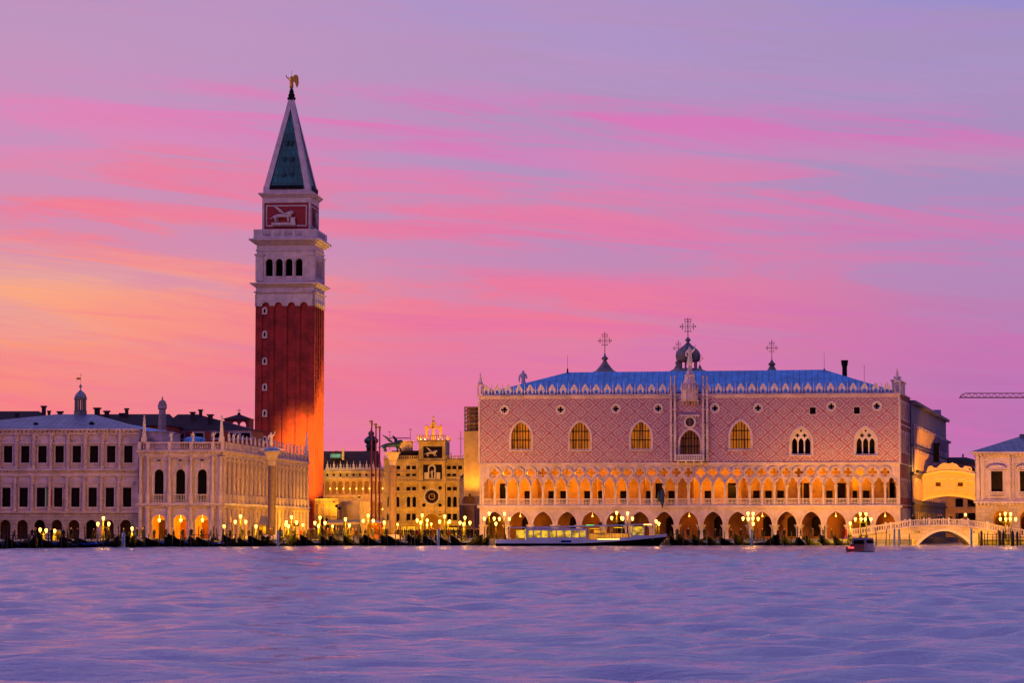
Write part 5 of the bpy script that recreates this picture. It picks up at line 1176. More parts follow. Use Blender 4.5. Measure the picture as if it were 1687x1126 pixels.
r, w = block('tiled_house', 'long dark roofed house seen behind the right half of the grey building, with many chimneys', 84, 276, 512, 683, 702, 'wallred', hipl=1, hipr=1)
for px, a, b, c_ in ((97, 690, 678, 7), (158, 692, 672, 8), (174, 692, 677, 7), (199, 694, 681, 6), (207, 692, 673, 5)): chim(r, px, a, b, 5, c_)
r, w = block('red_house', 'red plastered house with white window frames and dark hipped roof behind the library', 262, 412, 525, 683, 709, 'wallred', hipl=2, hipr=12, th=5)
for px in (295, 327, 357, 385, 404): x = r.x(px); rwin(r.e, x-.9, x+.9, r.z(722), r.z(714), -.01, .25, .02 - .0 if 0 else -.05)
chim(r, 316, 696, 679, 4, 6); chim(r, 329, 690, 675, 6, 5); chim(r, 345, 706, 683, 2, 7)
MB().box(0, w, -.15, -.001, r.z(711.5), r.z(709)).build('eaves', M['stone'], r.e)
bt = Root('brick_belfry', 'squat dark brick belfry with low roof and thin cross left of the tall tower', 'belfry', 368, 560, 5); bt.px = 387; z = bt.z; w = bt.x(409.5)
MB().wall(rect(0, w, 0, z(691)), [win_round(bt.x(px), .7, z(710), z(701)) for px in (386, 399)], 0, .6).box(0, .5, .6, w, 0, z(691)).box(w-.5, w, .6, w, 0, z(691)).box(.5, w-.5, w-.5, w, 0, z(713)).box(.5, w-.5, .6, w-.5, 0, z(713)).build('tower', M['eastred'], bt.e)
MB().add([(-.4, -.4, z(691)+.01), (w+.4, -.4, z(691)+.01), (w+.4, w+.4, z(691)+.01), (-.4, w+.4, z(691)+.01), (w/2, w/2, z(682))], [(0, 1, 4), (1, 2, 4), (2, 3, 4), (3, 0, 4), (0, 3, 2, 1)]).build('roof', M['tile'], bt.e)
MB().lathe(w/2, w/2, [(.4, z(684)), (.3, z(680)), (.05, z(679))], 8).tube((w/2, w/2, z(680)), (w/2, w/2, z(673)), .06).tube((w/2-.5, w/2, z(676)), (w/2+.5, w/2, z(676)), .06).build('cross', M['iron'], bt.e)
wt = Root('round_turret', 'pale octagonal chimney turret with domed cap behind the library', 'turret', 265.5, 500, 0); wt.px = 265; z = wt.z
MB().lathe(0, 0, [(.75, 0), (.75, z(700)), (.62, z(676)), (.68, z(675.5)), (.85, z(673.5)), (.85, z(667)), (.7, z(666)), (.72, z(664)), (.5, z(661)), (.15, z(659)), (.12, z(656)), (.02, z(653))], 8).build('turret', M['stone_rust'], wt.e)
# ================================================================== the two columns on the quay
for px, lab, nm, ycap in ((447.5, 'granite column topped by a white saint statue, in front of the library', 'saint_column', 743.5), (646.8, 'granite column carrying the bronze winged lion, left of the clock tower', 'lion_column', 745.5)):
    r = Root(nm, lab, 'column', px, 446, 0); r.px = px; z = r.z
    MB().lathe(0, 0, [(1.7, 0), (1.7, .3), (1.4, .3), (1.4, .6), (1.05, .6), (1.05, .75)], 8, PI/8).build('plinth', M['marble'], r.e)
    zc0 = z(768.5); MB().lathe(0, 0, [(.66, .75), (.64, zc0-.1), (.70, zc0-.1), (.70, zc0)], 20).build('shaft', M['granite'], r.e, smooth=False)
    MB().lathe(0, 0, [(.72, zc0), (.85, z(759)), (1.0, z(757.5)), (1.15, z(755)), (1.5, z(748)), (1.75, z(747)), (1.75, z(ycap))], 4 if 1 else 8, PI/4).build('capital', M['capstone'], r.e)
    if nm == 'saint_column':
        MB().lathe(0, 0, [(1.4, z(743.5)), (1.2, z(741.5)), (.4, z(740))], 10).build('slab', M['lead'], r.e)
        cro = skin([(-2.0, 0, .1), (-1.0, 0, .3), (0, 0, .35), (1.0, 0, .3), (1.9, 0, .05), (2.5, 0, .0), (-2.5, 0, .15)], [(0, 1), (1, 2), (2, 3), (3, 4), (4, 5), (0, 6)], [.2, .28, .3, .24, .14, .05, .1], M['marble'], 'crocodile')
        st_ = tag(obj('saint_statue', ST[0], None, (r.O.x-.2, r.O.y, GZ+z(740)+.3), None, 0, 1.45), 'white warrior saint standing on a crocodile atop the left quay column', 'statue')
        obj('crocodile', cro, st_, (0.1, 0, -.35), sc=.6)
    else:
        l_ = lion(None, (r.O.x-.1, r.O.y, GZ+z(ycap)), 1.12, LB); tag(l_, 'dark bronze winged lion standing on top of the right quay column', 'statue')
# three flagpoles
for i, (px, yt) in enumerate(((611.8, 693), (618.8, 698), (625, 702.5))):
    D = 560+i*8; r = Root('flagpole', ['tallest red flagpole, leftmost of the three with gilded tops', 'middle red flagpole of the three with gilded tops', 'shortest red flagpole, rightmost of the three with gilded tops'][i], 'flagpole', px, D, 0, 'red flagpoles'); r.px = px; z = r.z
    MB().lathe(0, 0, [(1.1, 0), (1.1, .5), (.7, .7), (.6, 2.2), (.8, 2.4), (.3, 3.)], 12).build('pedestal', M['bronze'], r.e)
    MB().cyl(0, 0, 3., z(yt+8), .2, .14, 10).build('pole', M['redpole'], r.e)
    MB().lathe(0, 0, [(.14, z(yt+8)), (.3, z(yt+6)), (.12, z(yt+4.5)), (.35, z(yt+2.5)), (.1, z(yt))], 8).box(-.55, 0, -.04, .04, z(yt+3.4), z(yt+.4)).build('finial', M['gold'], r.e)
# crane far right
cr = Root('tower_crane', 'long horizontal lattice jib of a construction crane in the sky at the far right', 'crane', 1720, 720, 0); cr.px = 1640; z = lambda py: cr.L(1640, py)[1]; x0 = cr.x(1582); x1 = cr.x(1760)
mb = MB(); zlo, zhi = z(655.5), z(648.5)
mb.tube((x0, -.7, zlo), (x1, -.7, zlo), .12, 4).tube((x0, .7, zlo), (x1, .7, zlo), .12, 4).tube((x0+1.6, 0, zhi), (x1, 0, zhi), .12, 4).tube((x0, -.7, zlo), (x0+1.6, 0, zhi), .1, 4)
n = 17
for i in range(n):
    a = x0+(x1-x0)*i/n; b = x0+(x1-x0)*(i+1)/n; mb.tube((a, -.7, zlo), ((a+b)/2, 0, zhi), .07, 4).tube(((a+b)/2, 0, zhi), (b, -.7, zlo), .07, 4)
mb.build('jib', M['redpole'], cr.e)
mb = MB(); zz_ = 0
for sx in (-.9, .9):
    for sy in (-.9, .9): mb.tube((sx, sy, 0), (sx, sy, zhi+6), .14, 4)
while zz_ < zhi+4: mb.tube((-.9, -.9, zz_), (.9, -.9, zz_+2), .07, 4).tube((.9, -.9, zz_+2), (-.9, -.9, zz_+4), .07, 4); zz_ += 4
mb.build('mast', M['redpole'], cr.e)
# ================================================================== flood lamps that light the monuments
def flood(parent, loc, target, en, spot, label=None, col=(1, .42, .05), size=.4, name='floodlight'):
    d = (Vector(target)-Vector(loc)).normalized(); l = Vector(loc)
    f = MB().tube(l-d*.5, l-d*.15, .25, 8, .3).build(name, M['floodglass'] if 0 else M['iron'], parent)
    MB().tube(l-d*.149, l-d*.12, .26, 8).build('lens', M['floodglass'], f)
    light('flood_beam', 'SPOT', tuple(l), en, f, col, size, target, spot, .8); return f
fm = bpy.data.objects.new('flood_mast', None); COL.objects.link(fm); fm.location = at(556, 560); fm.rotation_euler[2] = -R(5.5); tag(fm, 'slim dark floodlight mast in front of the marble pavilion', 'lamp post')
MB().cyl(0, 0, 0, 7, .12, .08, 8).build('post', M['iron'], fm)
flood(fm, (-.3, 0, 6.6), (-6.4, 20, 15.5), 430000, 44, col=(1, .72, .03))
flood(fm, (.3, 0, 6.2), (-9.5, 20, 27), 16000, 70, col=(1, .55, .02))  # added fill beam, wide and soft over the tower front
lx2 = MB().tube((5.2, -.2, zl(829)), (5.2, -2.2, zl(829)+.3), .05, 5).lathe(5.2, -2.3, [(.2, zl(829)), (.1, zl(829)+.3)], 8).build('added_bracket_lamp', M['iron'], lg.e); light('lamp_light', 'POINT', (5.2, -2.4, zl(829)-.2), 1500, lx2, AMB, .2)  # bracket and lamp added to light the pavilion front
flood(lg.e, (9.5, 5.5, zl(828)+1.5), (2.5, 10, 32), 110000, 80, col=(1, .55, .02))
b_ = pg.e
flood(pal.e, (*[(PW+math.cos(EA)*26+.9*math.sin(EA)), math.sin(EA)*26-.9*math.cos(EA)], pz(773)), (PW+9, 45, pz(790)), 26000, 90, col=(1, .36, 0), size=.3)
light('lamp_light', 'POINT', (PW+math.cos(EA)*24+1.6*math.sin(EA), math.sin(EA)*24-1.6*math.cos(EA), pz(770)), 500, pal.e, (1, .45, .05), .2)
flood(pn_.e, (-.8, 3, pn_.z(833)), (-2.0, 44, 11.5), 190000, 40, col=(1, .33, .0), size=.5)
# ================================================================== lamp posts
def zat_inv(z, D):
    a = math.atan2(z-H, D)-PITCH; return PY-F*math.tan(a)
def lamp_post(kind, px, ytop, D, label, group, energy=1500, sc=1.):
    zt_ = zat(ytop, D)-GZ                         # height of the topmost lantern centre above the quay
    root = bpy.data.objects.new('lamp_post', None); COL.objects.link(root); root.location = at(px, D); tag(root, label, 'lamp post', group)
    n = {'triple': 3, 'single': 1, 'double': 2}[kind]
    ht = zt_-.35
    MB().lathe(0, 0, [(.42, 0), (.42, .12), (.3, .2), (.28, .7), (.16, .8), (.13, 1.1), (.09, ht*.7), (.12, ht*.72), (.075, ht*.75), (.06, ht-.02)], 8).build('post', M['iron'], root)
    pts = [(0, 0, zt_)]
    if kind == 'triple': pts += [(-.82*sc, 0, zt_-.85), (.82*sc, 0, zt_-.85)]
    if kind == 'double': pts = [(-.45, 0, zt_), (.45, 0, zt_-.1)]
    for i, (x, y, z_) in enumerate(pts):
        if abs(x) > .01:
            mb = MB(); pv = None
            for t in np.linspace(0, 1, 8):
                q = (x*t, 0, (z_-.35)-.35*math.sin(PI*t)*(1-t*.2)+(.15*(1-t))); 
                if pv: mb.tube(pv, q, .035, 5)
                pv = q
            mb.build('arm', M['iron'], root)
        k = .95
        f = MB().lathe(x, y, [(.10*k, z_-.30), (.24*k, z_+.14), (.21*k, z_+.18), (.1, z_+.3)], 6).build('lantern', M['lampglass'], root)
        MB().lathe(x, y, [(.1, z_+.3), (.14, z_+.33), (.05, z_+.4), (.02, z_+.5)], 6).lathe(x, y, [(.05, z_-.4), (.12, z_-.33), (.11, z_-.3)], 6).build('lantern_cap', M['iron'], f)
    light('lamp_light', 'POINT', (0, -.25, zt_-.75), energy, root, AMB, .35)
LL = [('triple', 170, 855, 'triple lamp post in front of the grey three storey building, at its right arches', None, 1),
 ('double', 71, 874, 'lamp post with two lanterns close together by the kiosk at the far left', None, .4),
 ('single', 90, 876, 'single lantern on a post over the lit kiosk at the far left', None, .4),
 ('single', 217.6, 872, 'single lantern at the join between the grey building and the white library', None, .4),
 ('triple', 396, 852, 'triple lamp post left of the saint column, against the lit library arcade', None, 1),
 ('single', 369, 868.5, 'single lantern at the corner of the library', None, .35), ('single', 421.7, 868.5, 'single lantern just left of the saint column', None, .35),
 ('triple', 480, 853, 'triple lamp post right of the saint column', None, 1), ('single', 475, 868, 'low single lantern beneath the triple lamp right of the saint column', None, .35),
 ('triple', 527, 854, 'triple lamp post in front of the marble pavilion at the brick tower foot', None, .9), ('single', 524.5, 867.5, 'low single lantern in front of the marble pavilion', None, .3),
 ('single', 569, 856.5, 'tall single lantern above the cream awnings', None, .5), ('single', 575.5, 866.5, 'low single lantern beside the cream awnings', None, .4),
 ('triple', 606.5, 850.5, 'triple lamp post above the red kiosk', None, .9), ('single', 633, 862, 'single lantern between the red kiosk and the lion column', None, .4),
 ('triple', 695.5, 850, 'triple lamp post before the left pier of the clock tower arch', None, .9), ('single', 693, 862, 'low single lantern before the left side of the clock tower arch', None, .3),
 ('triple', 732.5, 852, 'triple lamp post at the right corner of the clock tower', None, .9), 
 ('triple', 766, 854, 'triple lamp post in front of the golden basilica corner', None, .9), ('single', 764, 864.5, 'low single lantern before the golden basilica corner', None, .3),
 ('triple', 806, 847, 'triple lamp post before the leftmost arch of the pink palace', None, 1), ('triple', 831, 847.5, 'triple lamp post between the first two palace arches, over the stern of the water bus', None, 1), ('single', 817, 864, 'low single lantern between the two leftmost palace lamps', None, .3),
 ('triple', 1016, 846, 'left one of the paired triple lamps behind the water bus', None, 1), ('triple', 1034, 847, 'right one of the paired triple lamps behind the water bus', None, 1),
 ('single', 1081, 860, 'left one of two low single lanterns past the bow of the water bus', None, .35), ('single', 1085.5, 864, 'right one of two low single lanterns past the bow of the water bus', None, .35),
 ('triple', 1232.5, 847, 'left one of the paired triple lamps by the blue pole in front of the palace', None, 1), ('triple', 1241, 847.5, 'right one of the paired triple lamps by the blue pole in front of the palace', None, 1), ('single', 1241, 864, 'low single lantern between the paired lamps by the blue pole', None, .3),
 ('triple', 1417.5, 848, 'left one of the paired triple lamps where the bridge steps begin', None, 1), ('triple', 1427, 848, 'right one of the paired triple lamps where the bridge steps begin', None, 1), ('single', 1401, 863.5, 'low single lantern at the foot of the bridge steps', None, .4),
 ('triple', 1656.5, 847.5, 'left one of the paired triple lamps before the prison arches', None, 1), ('triple', 1665.5, 848, 'right one of the paired triple lamps before the prison arches', None, 1)]
for kind, px, yt, lab, gp, k in LL:
    D = quayD(px)+(2.5 if kind == 'triple' else 4.5 if kind == 'double' else 1.2)
    D = max(D, 400) if px < 240 else D
    if px > 1400: D -= 3.2 if kind == 'triple' else 1.2
    k *= .24 if 790 < px < 1400 else 1.4 if px > 1600 else 2.2 if px > 1400 else 2 if px < 200 else 1
    sc = 1
    lamp_post(kind, px, yt, D, lab, 'lamp posts along the quay', 9000*k, sc)
for px, yt, D, lab in ((703.5, 866, 600, 'distant single lantern left one of the pair inside the clock tower arch'), (710.5, 864.5, 604, 'distant single lantern right one of the pair inside the clock tower arch'), (738, 862, 606, 'distant single lantern below the right corner of the clock tower'), (548, 868, 530, 'distant single lantern beyond the cream awnings on the left'), (655, 865, 604, 'distant single lantern just right of the lion column')):
    lamp_post('single', px, yt, D, lab, 'lamps in the square', 6000)
for i, (dx, yy, px_) in enumerate(((5, 14, 0), (5, 32, 0), (5, 50, 0), (5, 68, 0))):
    lx_ = Wl+dx; wx, wy = li.O.x+lx_*math.cos(li.th)+yy*math.sin(li.th), li.O.y-lx_*math.sin(li.th)+yy*math.cos(li.th)
    lamp_post('single', PX+wx/wy*F, zat_inv(3.4, wy), wy, 'single lantern beside the long side of the library, %s from the quay' % ('nearest', 'second', 'third', 'farthest')[i], 'lamps beside the library', 6500)
fm = bpy.data.objects.new('flood_mast', None); COL.objects.link(fm); fm.location = at(652, 575); tag(fm, 'slim dark floodlight mast in the square left of the clock tower', 'lamp post')
MB().cyl(0, 0, 0, 9, .12, .08, 8).build('post', M['iron'], fm)
flood(fm, (.4, 0, 3.6), (6, 54, 13), 40000, 62, col=(1, .48, .01)); flood(fm, (-.4, 0, 8.6), (-10, 60, 12), 12000, 60, col=(1, .48, .01))
for px_, s_ in ((1507, 1), (1605, -1)):
    bx_, bz_ = pg.L(px_, 878, 0); f = MB().tube((bx_, 0, bz_), (bx_+s_*.4, -2.2, bz_+.1), .05, 5).lathe(bx_+s_*.4, -2.2, [(.22, bz_-.05), (.12, bz_+.12), (.03, bz_+.2)], 8).build('added_bracket_lamp', M['iron'], pg.e)  # hooded brackets added to carry light onto the bridge face
    light('lamp_light', 'POINT', (bx_+s_*.4, -2.3, bz_-.15), 2600, f, (1, .42, .0), .2)
pgl = bpy.data.objects.new('bridge_lantern', None); COL.objects.link(pgl); p = at(1591, 448.5, 0); p.z = pg.L(1591, 866, 0)[1]; pgl.location = p; tag(pgl, 'small lantern standing behind the parapet of the low stone bridge', 'lamp post', 'lamp posts along the quay')
MB().lathe(0, 0, [(.12, 0), (.06, .3), (.05, 1.5)], 8).build('post', M['iron'], pgl); MB().lathe(0, 0, [(.1, 1.5), (.2, 1.8), (.1, 2.)], 6).build('lantern', M['lampglass'], pgl); light('lamp_light', 'POINT', (0, .3, 1.7), 450, pgl, AMB, .2)
# ================================================================== kiosks, awnings, signs
def kiosk(name, label, cat, px0, px1, D, ytop, m1, roofm, lit=False):
    r = Root(name, label, cat, px0, D, 4); r.px = (px0+px1)/2; w = r.x(px1); h = r.z(ytop)
    mb = MB(); mb.box(0, w, 0, w*.9, 0, h*.28).box(0, .14, 0, w*.9, h*.28, h*.8).box(w-.14, w, 0, w*.9, h*.28, h*.8).box(w*.45, w*.55, 0, .12, h*.28, h*.8).box(0, w, 0.0, w*.9, h*.8, h*.86).box(.14, w-.14, w*.8, w*.9, h*.28, h*.8); mb.build('body', M[m1], r.e)
    MB().add([(-.4, -.5, h*.86), (w+.4, -.5, h*.86), (w+.4, w, h*.86), (-.4, w, h*.86), (w*.5, w*.45, h)], [(0, 1, 4), (1, 2, 4), (2, 3, 4), (3, 0, 4), (0, 3, 2, 1)]).build('roof', M[roofm], r.e)
    MB().box(-.05, w+.05, -.12, -.001, h*.24, h*.29).box(.15, w*.44, .05, .1, h*.281, h*.55).build('counter', M['wood'], r.e)
    if lit:
        f = MB().box(w*.3, w*.7, .3, .5, h*.74, h*.79).build('lamp', M['boatglass'], r.e); light('lamp_light', 'POINT', (w/2, .6, h*.65), 120, f, AMB, .2)
    return r
kiosk('kiosk', 'dark red kiosk with pointed roof under the flagpoles', 'kiosk', 604.5, 627.5, 443, 857, 'redkiosk', 'leadgrey', True)
kiosk('kiosk', 'small lit kiosk with flat cream awning at the far left of the quay', 'kiosk', 86, 105, 405, 873.5, 'wood', 'awning', True)
kiosk('kiosk', 'bright yellow lit stall between the corner of the library and the saint column', 'kiosk', 425, 440, 452, 862, 'awning', 'awning', True)
kiosk('kiosk', 'small pale kiosk standing between the foot of the library arches and the quay lamps', 'kiosk', 507, 521, 452, 871, 'wood', 'awning')
def awning(px0, px1, D, y0, y1, label):
    r = Root('awning', label, 'awning', px0, D, 2, 'cream awnings on the quay'); r.px = px0; w = r.x(px1); z0, z1 = r.z(y1), r.z(y0)
    MB().add([(0, 0, z0), (w, 0, z0), (w, 2.8, z1), (0, 2.8, z1), (0, 0, z0-.35), (w, 0, z0-.35), (w, 2.8, z0-.35), (0, 2.8, z0-.35)], [(0, 1, 2, 3), (4, 5, 1, 0), (5, 6, 2, 1), (7, 4, 0, 3), (6, 7, 3, 2)]).build('canopy', M['awning'], r.e)
    for x in (.1, w-.1):
        for y in (.1, 2.7): MB().cyl(x, y, 0, z0-.2, .05, .05, 6).build('pole', M['iron'], r.e)
awning(537, 566, 448, 857, 862, 'long cream awning in front of the marble pavilion'); awning(570, 591, 448, 857, 861, 'short cream awning left of the red kiosk')
awning(425.5, 441, 447.5, 851, 864, 'steep yellow lit awning beside the saint column')
r = Root('sign_board', 'dark blank sign board on a thin pole right of the saint column', 'sign', 487.5, 440, 0); r.px = 487; MB().cyl(0, 0, 0, r.z(862), .05, .05, 6).build('pole', M['iron'], r.e); MB().box(-.45, .45, -.09, -.051, r.z(868), r.z(863)).build('board', M['wood'], r.e)
# flags
r = Root('flag', 'tricolour flag hanging from a slanted pole on the grey three storey building', 'flag', 84, 457.5, 2); r.px = 84
zf, zg_ = r.z(803), r.z(816); MB().tube((.3, 0, r.z(812)), (-.5, -2., zf), .04).build('pole', M['wood'], r.e)
fl = [mat('green_cloth', (.02, .16, .04), .8), mat('white_cloth', (.55, .5, .5), .8), mat('bright_red_cloth', (.5, .02, .03), .8)]
for i in range(3):
    mb = MB(); xs_ = np.linspace(-.5+i*.28, -.22+i*.28, 4)
    vs = []
    for x in xs_:
        for zz_ in (zf-.2-.4*i*.3, r.z(834.5)): vs.append((float(x), -1.9+.5*i+.12*math.sin(x*14), zz_))
    vs2 = [(x, y+.02, z_) for x, y, z_ in vs]; mb.add(vs+vs2, [(0, 2, 3, 1), (2, 4, 5, 3), (4, 6, 7, 5), (8, 9, 11, 10), (10, 11, 13, 12), (12, 13, 15, 14)]); mb.build('stripe', fl[i], r.e)
fx, fz = pal.L(1093, 806, -.6); pw_ = pal_world(fx, -.4)
fr_ = bpy.data.objects.new('banner', None); COL.objects.link(fr_); fr_.location = (*pw_, GZ); fr_.rotation_euler[2] = -pal.th; tag(fr_, 'dark furled banners hanging from the palace gallery left of the centre', 'flag')
zz0 = pal.L(1093, 838)[1]
MB().tube((.4, .2, ZF+1.1), (0, -1.4, fz), .05).build('pole', M['wood'], fr_)
mb = MB().lathe(-.15, -1.1, [(.08, zz0), (.3, zz0+.9), (.42, zz0+2.), (.38, fz-.6), (.1, fz-.1)], 7); mb.build('banner_cloth', M['cloth'][3], fr_)
MB().lathe(-.75, -.9, [(.05, zz0+.9), (.25, zz0+1.6), (.3, fz-1.4), (.08, fz-.5)], 7).build('banner_cloth', M['bronze'], fr_)
# ================================================================== gondolas
def hull(L_, hw_, sheer, keel, n=16, pw_=.75, transom=0.):
    vs = []; fs = []
    for i in range(n+1):
        t = i/n; y = -L_/2+L_*t; w = hw_*max(math.sin(PI*min(1, t*(1-transom)))**pw_, .03); zt_ = sheer(t); zb_ = keel(t)
        for a, b in ((-1, 1), (-.93, .45), (-.55, .05), (0, 0), (.55, .05), (.93, .45), (1, 1)): vs.append((a*w, y, zb_+(zt_-zb_)*b))
    m = 7
    for i in range(n):
        for k in range(m): fs.append((i*m+k, i*m+(k+1) % m, (i+1)*m+(k+1) % m, (i+1)*m+k))
    fs += [tuple(range(m))[::-1], tuple(range(n*m, n*m+m))]; return vs, fs
sh = lambda t: .44+1.25*max(0, (.36-t)/.36)**1.2+.75*max(0, (t-.72)/.28)**1.8
kl = lambda t: -.15+.75*max(0, (.25-t)/.25)**1.6+.7*max(0, (t-.8)/.2)**1.6
gr_ = bpy.data.objects.new('gondola', None); COL.objects.link(gr_)
MB().add(*hull(10.8, .76, sh, kl, 18, .5)).build('hull', M['black'], gr_)
fe = MB(); fe.v = []; 
fe.frame(0, 0, PI/2); fe.wall([(-5.5, .55), (-5.62, 1.1), (-5.6, 1.5), (-5.4, 1.72), (-5.1, 1.7), (-5.0, 1.5), (-5.25, 1.42), (-5.2, .95), (-4.6, .9), (-4.9, .5)], (), -.04, .04); fe.build('prow_iron', M['iron'], gr_)
mb = MB()
vs = []; fs = []
for i in range(8):
    t = .34+.42*i/7; y = -5.4+10.8*t; w = .72*math.sin(PI*t)**.75
    for a, h in ((-1., .0), (-.7, .22), (0, .38+.12*math.sin(i*1.9)), (.7, .22), (1., 0)): vs.append((a*w, y, .40+h*.8))
for i in range(7):
    for k in range(4): fs.append((i*5+k, i*5+k+1, i*5+k+6, i*5+k+5))
fs += [(0, 1, 2, 3, 4), (35, 36, 37, 38, 39)]
mb.add(vs, fs).build('cover', M['tarp'], gr_)
MB().box(-.35, .35, -1.9, -1.75, .5, .95).tube((.5, 2.5, .5), (.55, 2.55, 1.0), .05).build('forcola', M['wood'], gr_)
gr_['category'] = 'gondola'; gr_['group'] = 'gondolas moored along the quay'
def near(px):
    for lim, s in ((75, 'before the far left end of the grey three storey building'), (150, 'before the middle arches of the grey three storey building'), (232, 'before the right arches of the grey three storey building'), (370, 'before the three front arches of the white library'), (440, 'along the side of the library, left of the saint column'), (515, 'just right of the saint column'), (600, 'before the brick tower foot and cream awnings'), (660, 'before the red kiosk and the lion column'), (735, 'before the clock tower'), (800, 'before the golden basilica corner'), (1130, 'beside the bow of the water bus'), (1240, 'before the middle palace arches, left of the blue pole'), (1330, 'before the palace arches right of the blue pole'), (1405, 'before the last palace arches left of the bridge steps'), (1520, 'before the left steps of the low bridge'), (9999, 'by the right end of the low bridge')):
        if px < lim: return s
gp = [8, 28, 50, 92, 118, 141, 161, 180, 212, 232, 252, 271, 290, 309, 330, 349, 368, 392, 408, 425, 436, 451, 474, 497, 516, 541, 561, 583, 603, 623, 640, 662, 678, 694, 716, 740, 757, 772, 792, 1112, 1126, 1139, 1158, 1177, 1204, 1223, 1257, 1278, 1299, 1318, 1337, 1363, 1384]
random.seed(3); first = True
for px in gp:
    o = gr_ if first else copy_tree(gr_); first = False
    D = quayD(px)-6.4; a = R(random.uniform(10, 30)) if random.random() < .88 else -R(random.uniform(8, 24))
    o.location = at(px+2, D, .02*random.random()); o.rotation_euler = (R(random.uniform(-3, 3)), 0, -a)
    s_ = random.uniform(.88, 1.05); o.scale = (s_, s_, s_); o['label'] = 'black blue-covered gondola '+near(px)
# mooring poles
random.seed(11)
pm_ = [MB().cyl(0, 0, -1, h, .085, .07, 6).data('mooring_pole', M['wood']) for h in (1.9, 2.3, 2.7, 3.1)]
npl = 0
for seg in ((0, 800, 88), (1100, 1400, 26), (1440, 1500, 5), (1607, 1640, 3)):
    for i in range(seg[2]):
        px = seg[0]+(seg[1]-seg[0])*(i+random.uniform(.1, .9))/seg[2]; D = quayD(px)-random.choice((1.2, 2, 9.5, 10.5, 12))
        o = obj('mooring_pole', random.choice(pm_), None, at(px, D, 0)); o.rotation_euler = (R(random.uniform(-4, 4)), R(random.uniform(-4, 4)), 0)
        tag(o, 'thin dark wooden mooring pole '+near(px), 'mooring pole', 'thin mooring poles along the quay'); npl += 1
for px, yt, mt_, rr_ in ((203.5, 880, 'bluepole', .24), (457.7, 876, 'bluepole', .2), (722, 874, 'bluepole', .22), (1238.5, 874, 'bluepole', .2), (1473.5, 873.5, 'bluepole', .16), (1481, 874, 'bluepole', .14), (1600, 872.5, 'bluepole', .2), (1617, 877, 'wood', .22), (1647, 877, 'wood', .26), (1653, 877, 'wood', .2), (1668, 878, 'wood', .3), (1676, 878, 'wood', .2)):
    D = quayD(px)-14; h = zat(yt, D)
    nm = 'blue grey' if mt_ == 'bluepole' else 'thick dark wooden'
    tag(MB().cyl(0, 0, -1, h, rr_, rr_*.92, 10).lathe(0, 0, [(rr_*.92, h+.001), (rr_*.5, h+.12), (.02, h+.18)], 10).build('mooring_post', M[mt_], None, at(px, D, 0)),
        nm+' mooring post, '+{203.5: 'before the last arch of the grey building', 457.7: 'just right of the saint column', 722: 'before the clock tower', 1238.5: 'under the paired lamps in front of the palace', 1473.5: 'left one of two by the bridge steps', 1481: 'right one of two by the bridge steps', 1600: 'at the right foot of the bridge arch', 1617: 'alone right of the bridge arch', 1647: 'left one of a close pair before the prison', 1653: 'right one of a close pair before the prison', 1668: 'thickest of those before the prison', 1676: 'rightmost before the prison'}[px], 'mooring post', 'thick mooring posts')
# jetties
for px0, px1, lab in ((-5, 48, 'at the far left before the grey building'), (56, 112, 'crowded with posts beneath the lit kiosk at far left'), (188, 236, 'at the join of the grey building and the library'), (312, 352, 'before the third arch of the library'), (366, 388, 'at the library corner'), (486, 566, 'before the brick tower foot'), (668, 702, 'between the lion column and the clock tower'), (1096, 1124, 'at the bow of the water bus'), (1622, 1700, 'before the prison arches')):
    D = quayD((px0+px1)/2)-6; p = at(px0, D, 0); w = (px1-px0)*D/F
    r = bpy.data.objects.new('jetty', None); COL.objects.link(r); r.location = p; tag(r, 'dark wooden landing stage '+lab, 'jetty', 'landing stages')
    MB().box(0, w, 0, 5.8, .72, .86).build('deck', M['wood'], r)
    mb = MB(); n = max(2, int(w/1.8))
    for j in range(n+1):
        x = w*j/n; mb.cyl(x, .1, -1, 1.95, .09, .08, 6)
        if j % 2 == 0: MB().cyl(x, 5.6, -1, 1.9, .09, .08, 6).build('pile', M['wood'], r)
    mb.box(0, w, .05, .12, 1.72, 1.8).box(0, w, .05, .12, 1.3, 1.36); mb.build('railing', M['wood'], r)
# ================================================================== water bus
D = 421; r = Root('water_bus', 'long white and black passenger water bus with lit yellow windows', 'boat', 958, D, -1.5, z=0.0); r.px = 958; e = r.e; xb = lambda px: r.x(px, -1.5, 885); zb = lambda py: r.L(958, py, -1.5)[1]
L0, L1_ = xb(817), xb(1100)
n = 26; sect = []
def bus_half(t): return 2.1*(1-max(0, (t-.72)/.28)**2.2)*(1-.25*max(0, (.08-t)/.08)**2)
def bus_sheer(t): return .95+.95*max(0, (t-.5)/.5)**1.4+.08*max(0, (.15-t)/.15)
def bus_mid(t): return .42+1.05*max(0, (t-.45)/.55)**1.5
vs = []; fs = []; vs2 = []
for i in range(n+1):
    t = i/n; x = L0+(L1_-L0)*t; w = max(bus_half(t), .04); s_ = bus_sheer(t); m_ = bus_mid(t); 
    xx = x-.9*max(0, (t-.8)/.2)*0
    vs += [(xx, -w, m_), (xx, -w, s_), (xx, w, s_), (xx, w, m_)]; vs2 += [(xx-1.6*max(0, (t-.85)/.15), -w*.8, -.4), (xx, -w, m_-.002), (xx, w, m_-.002), (xx-1.6*max(0, (t-.85)/.15), w*.8, -.4)]
for i in range(n):
    for k in range(4): fs.append((i*4+k, i*4+(k+1) % 4, (i+1)*4+(k+1) % 4, (i+1)*4+k))
fs += [(0, 1, 2, 3), (n*4, n*4+3, n*4+2, n*4+1)]
hl = MB().add(vs, fs).build('hull', M['whitepaint'], e); MB().add(vs2, fs).build('black_bottom', M['black'], hl)
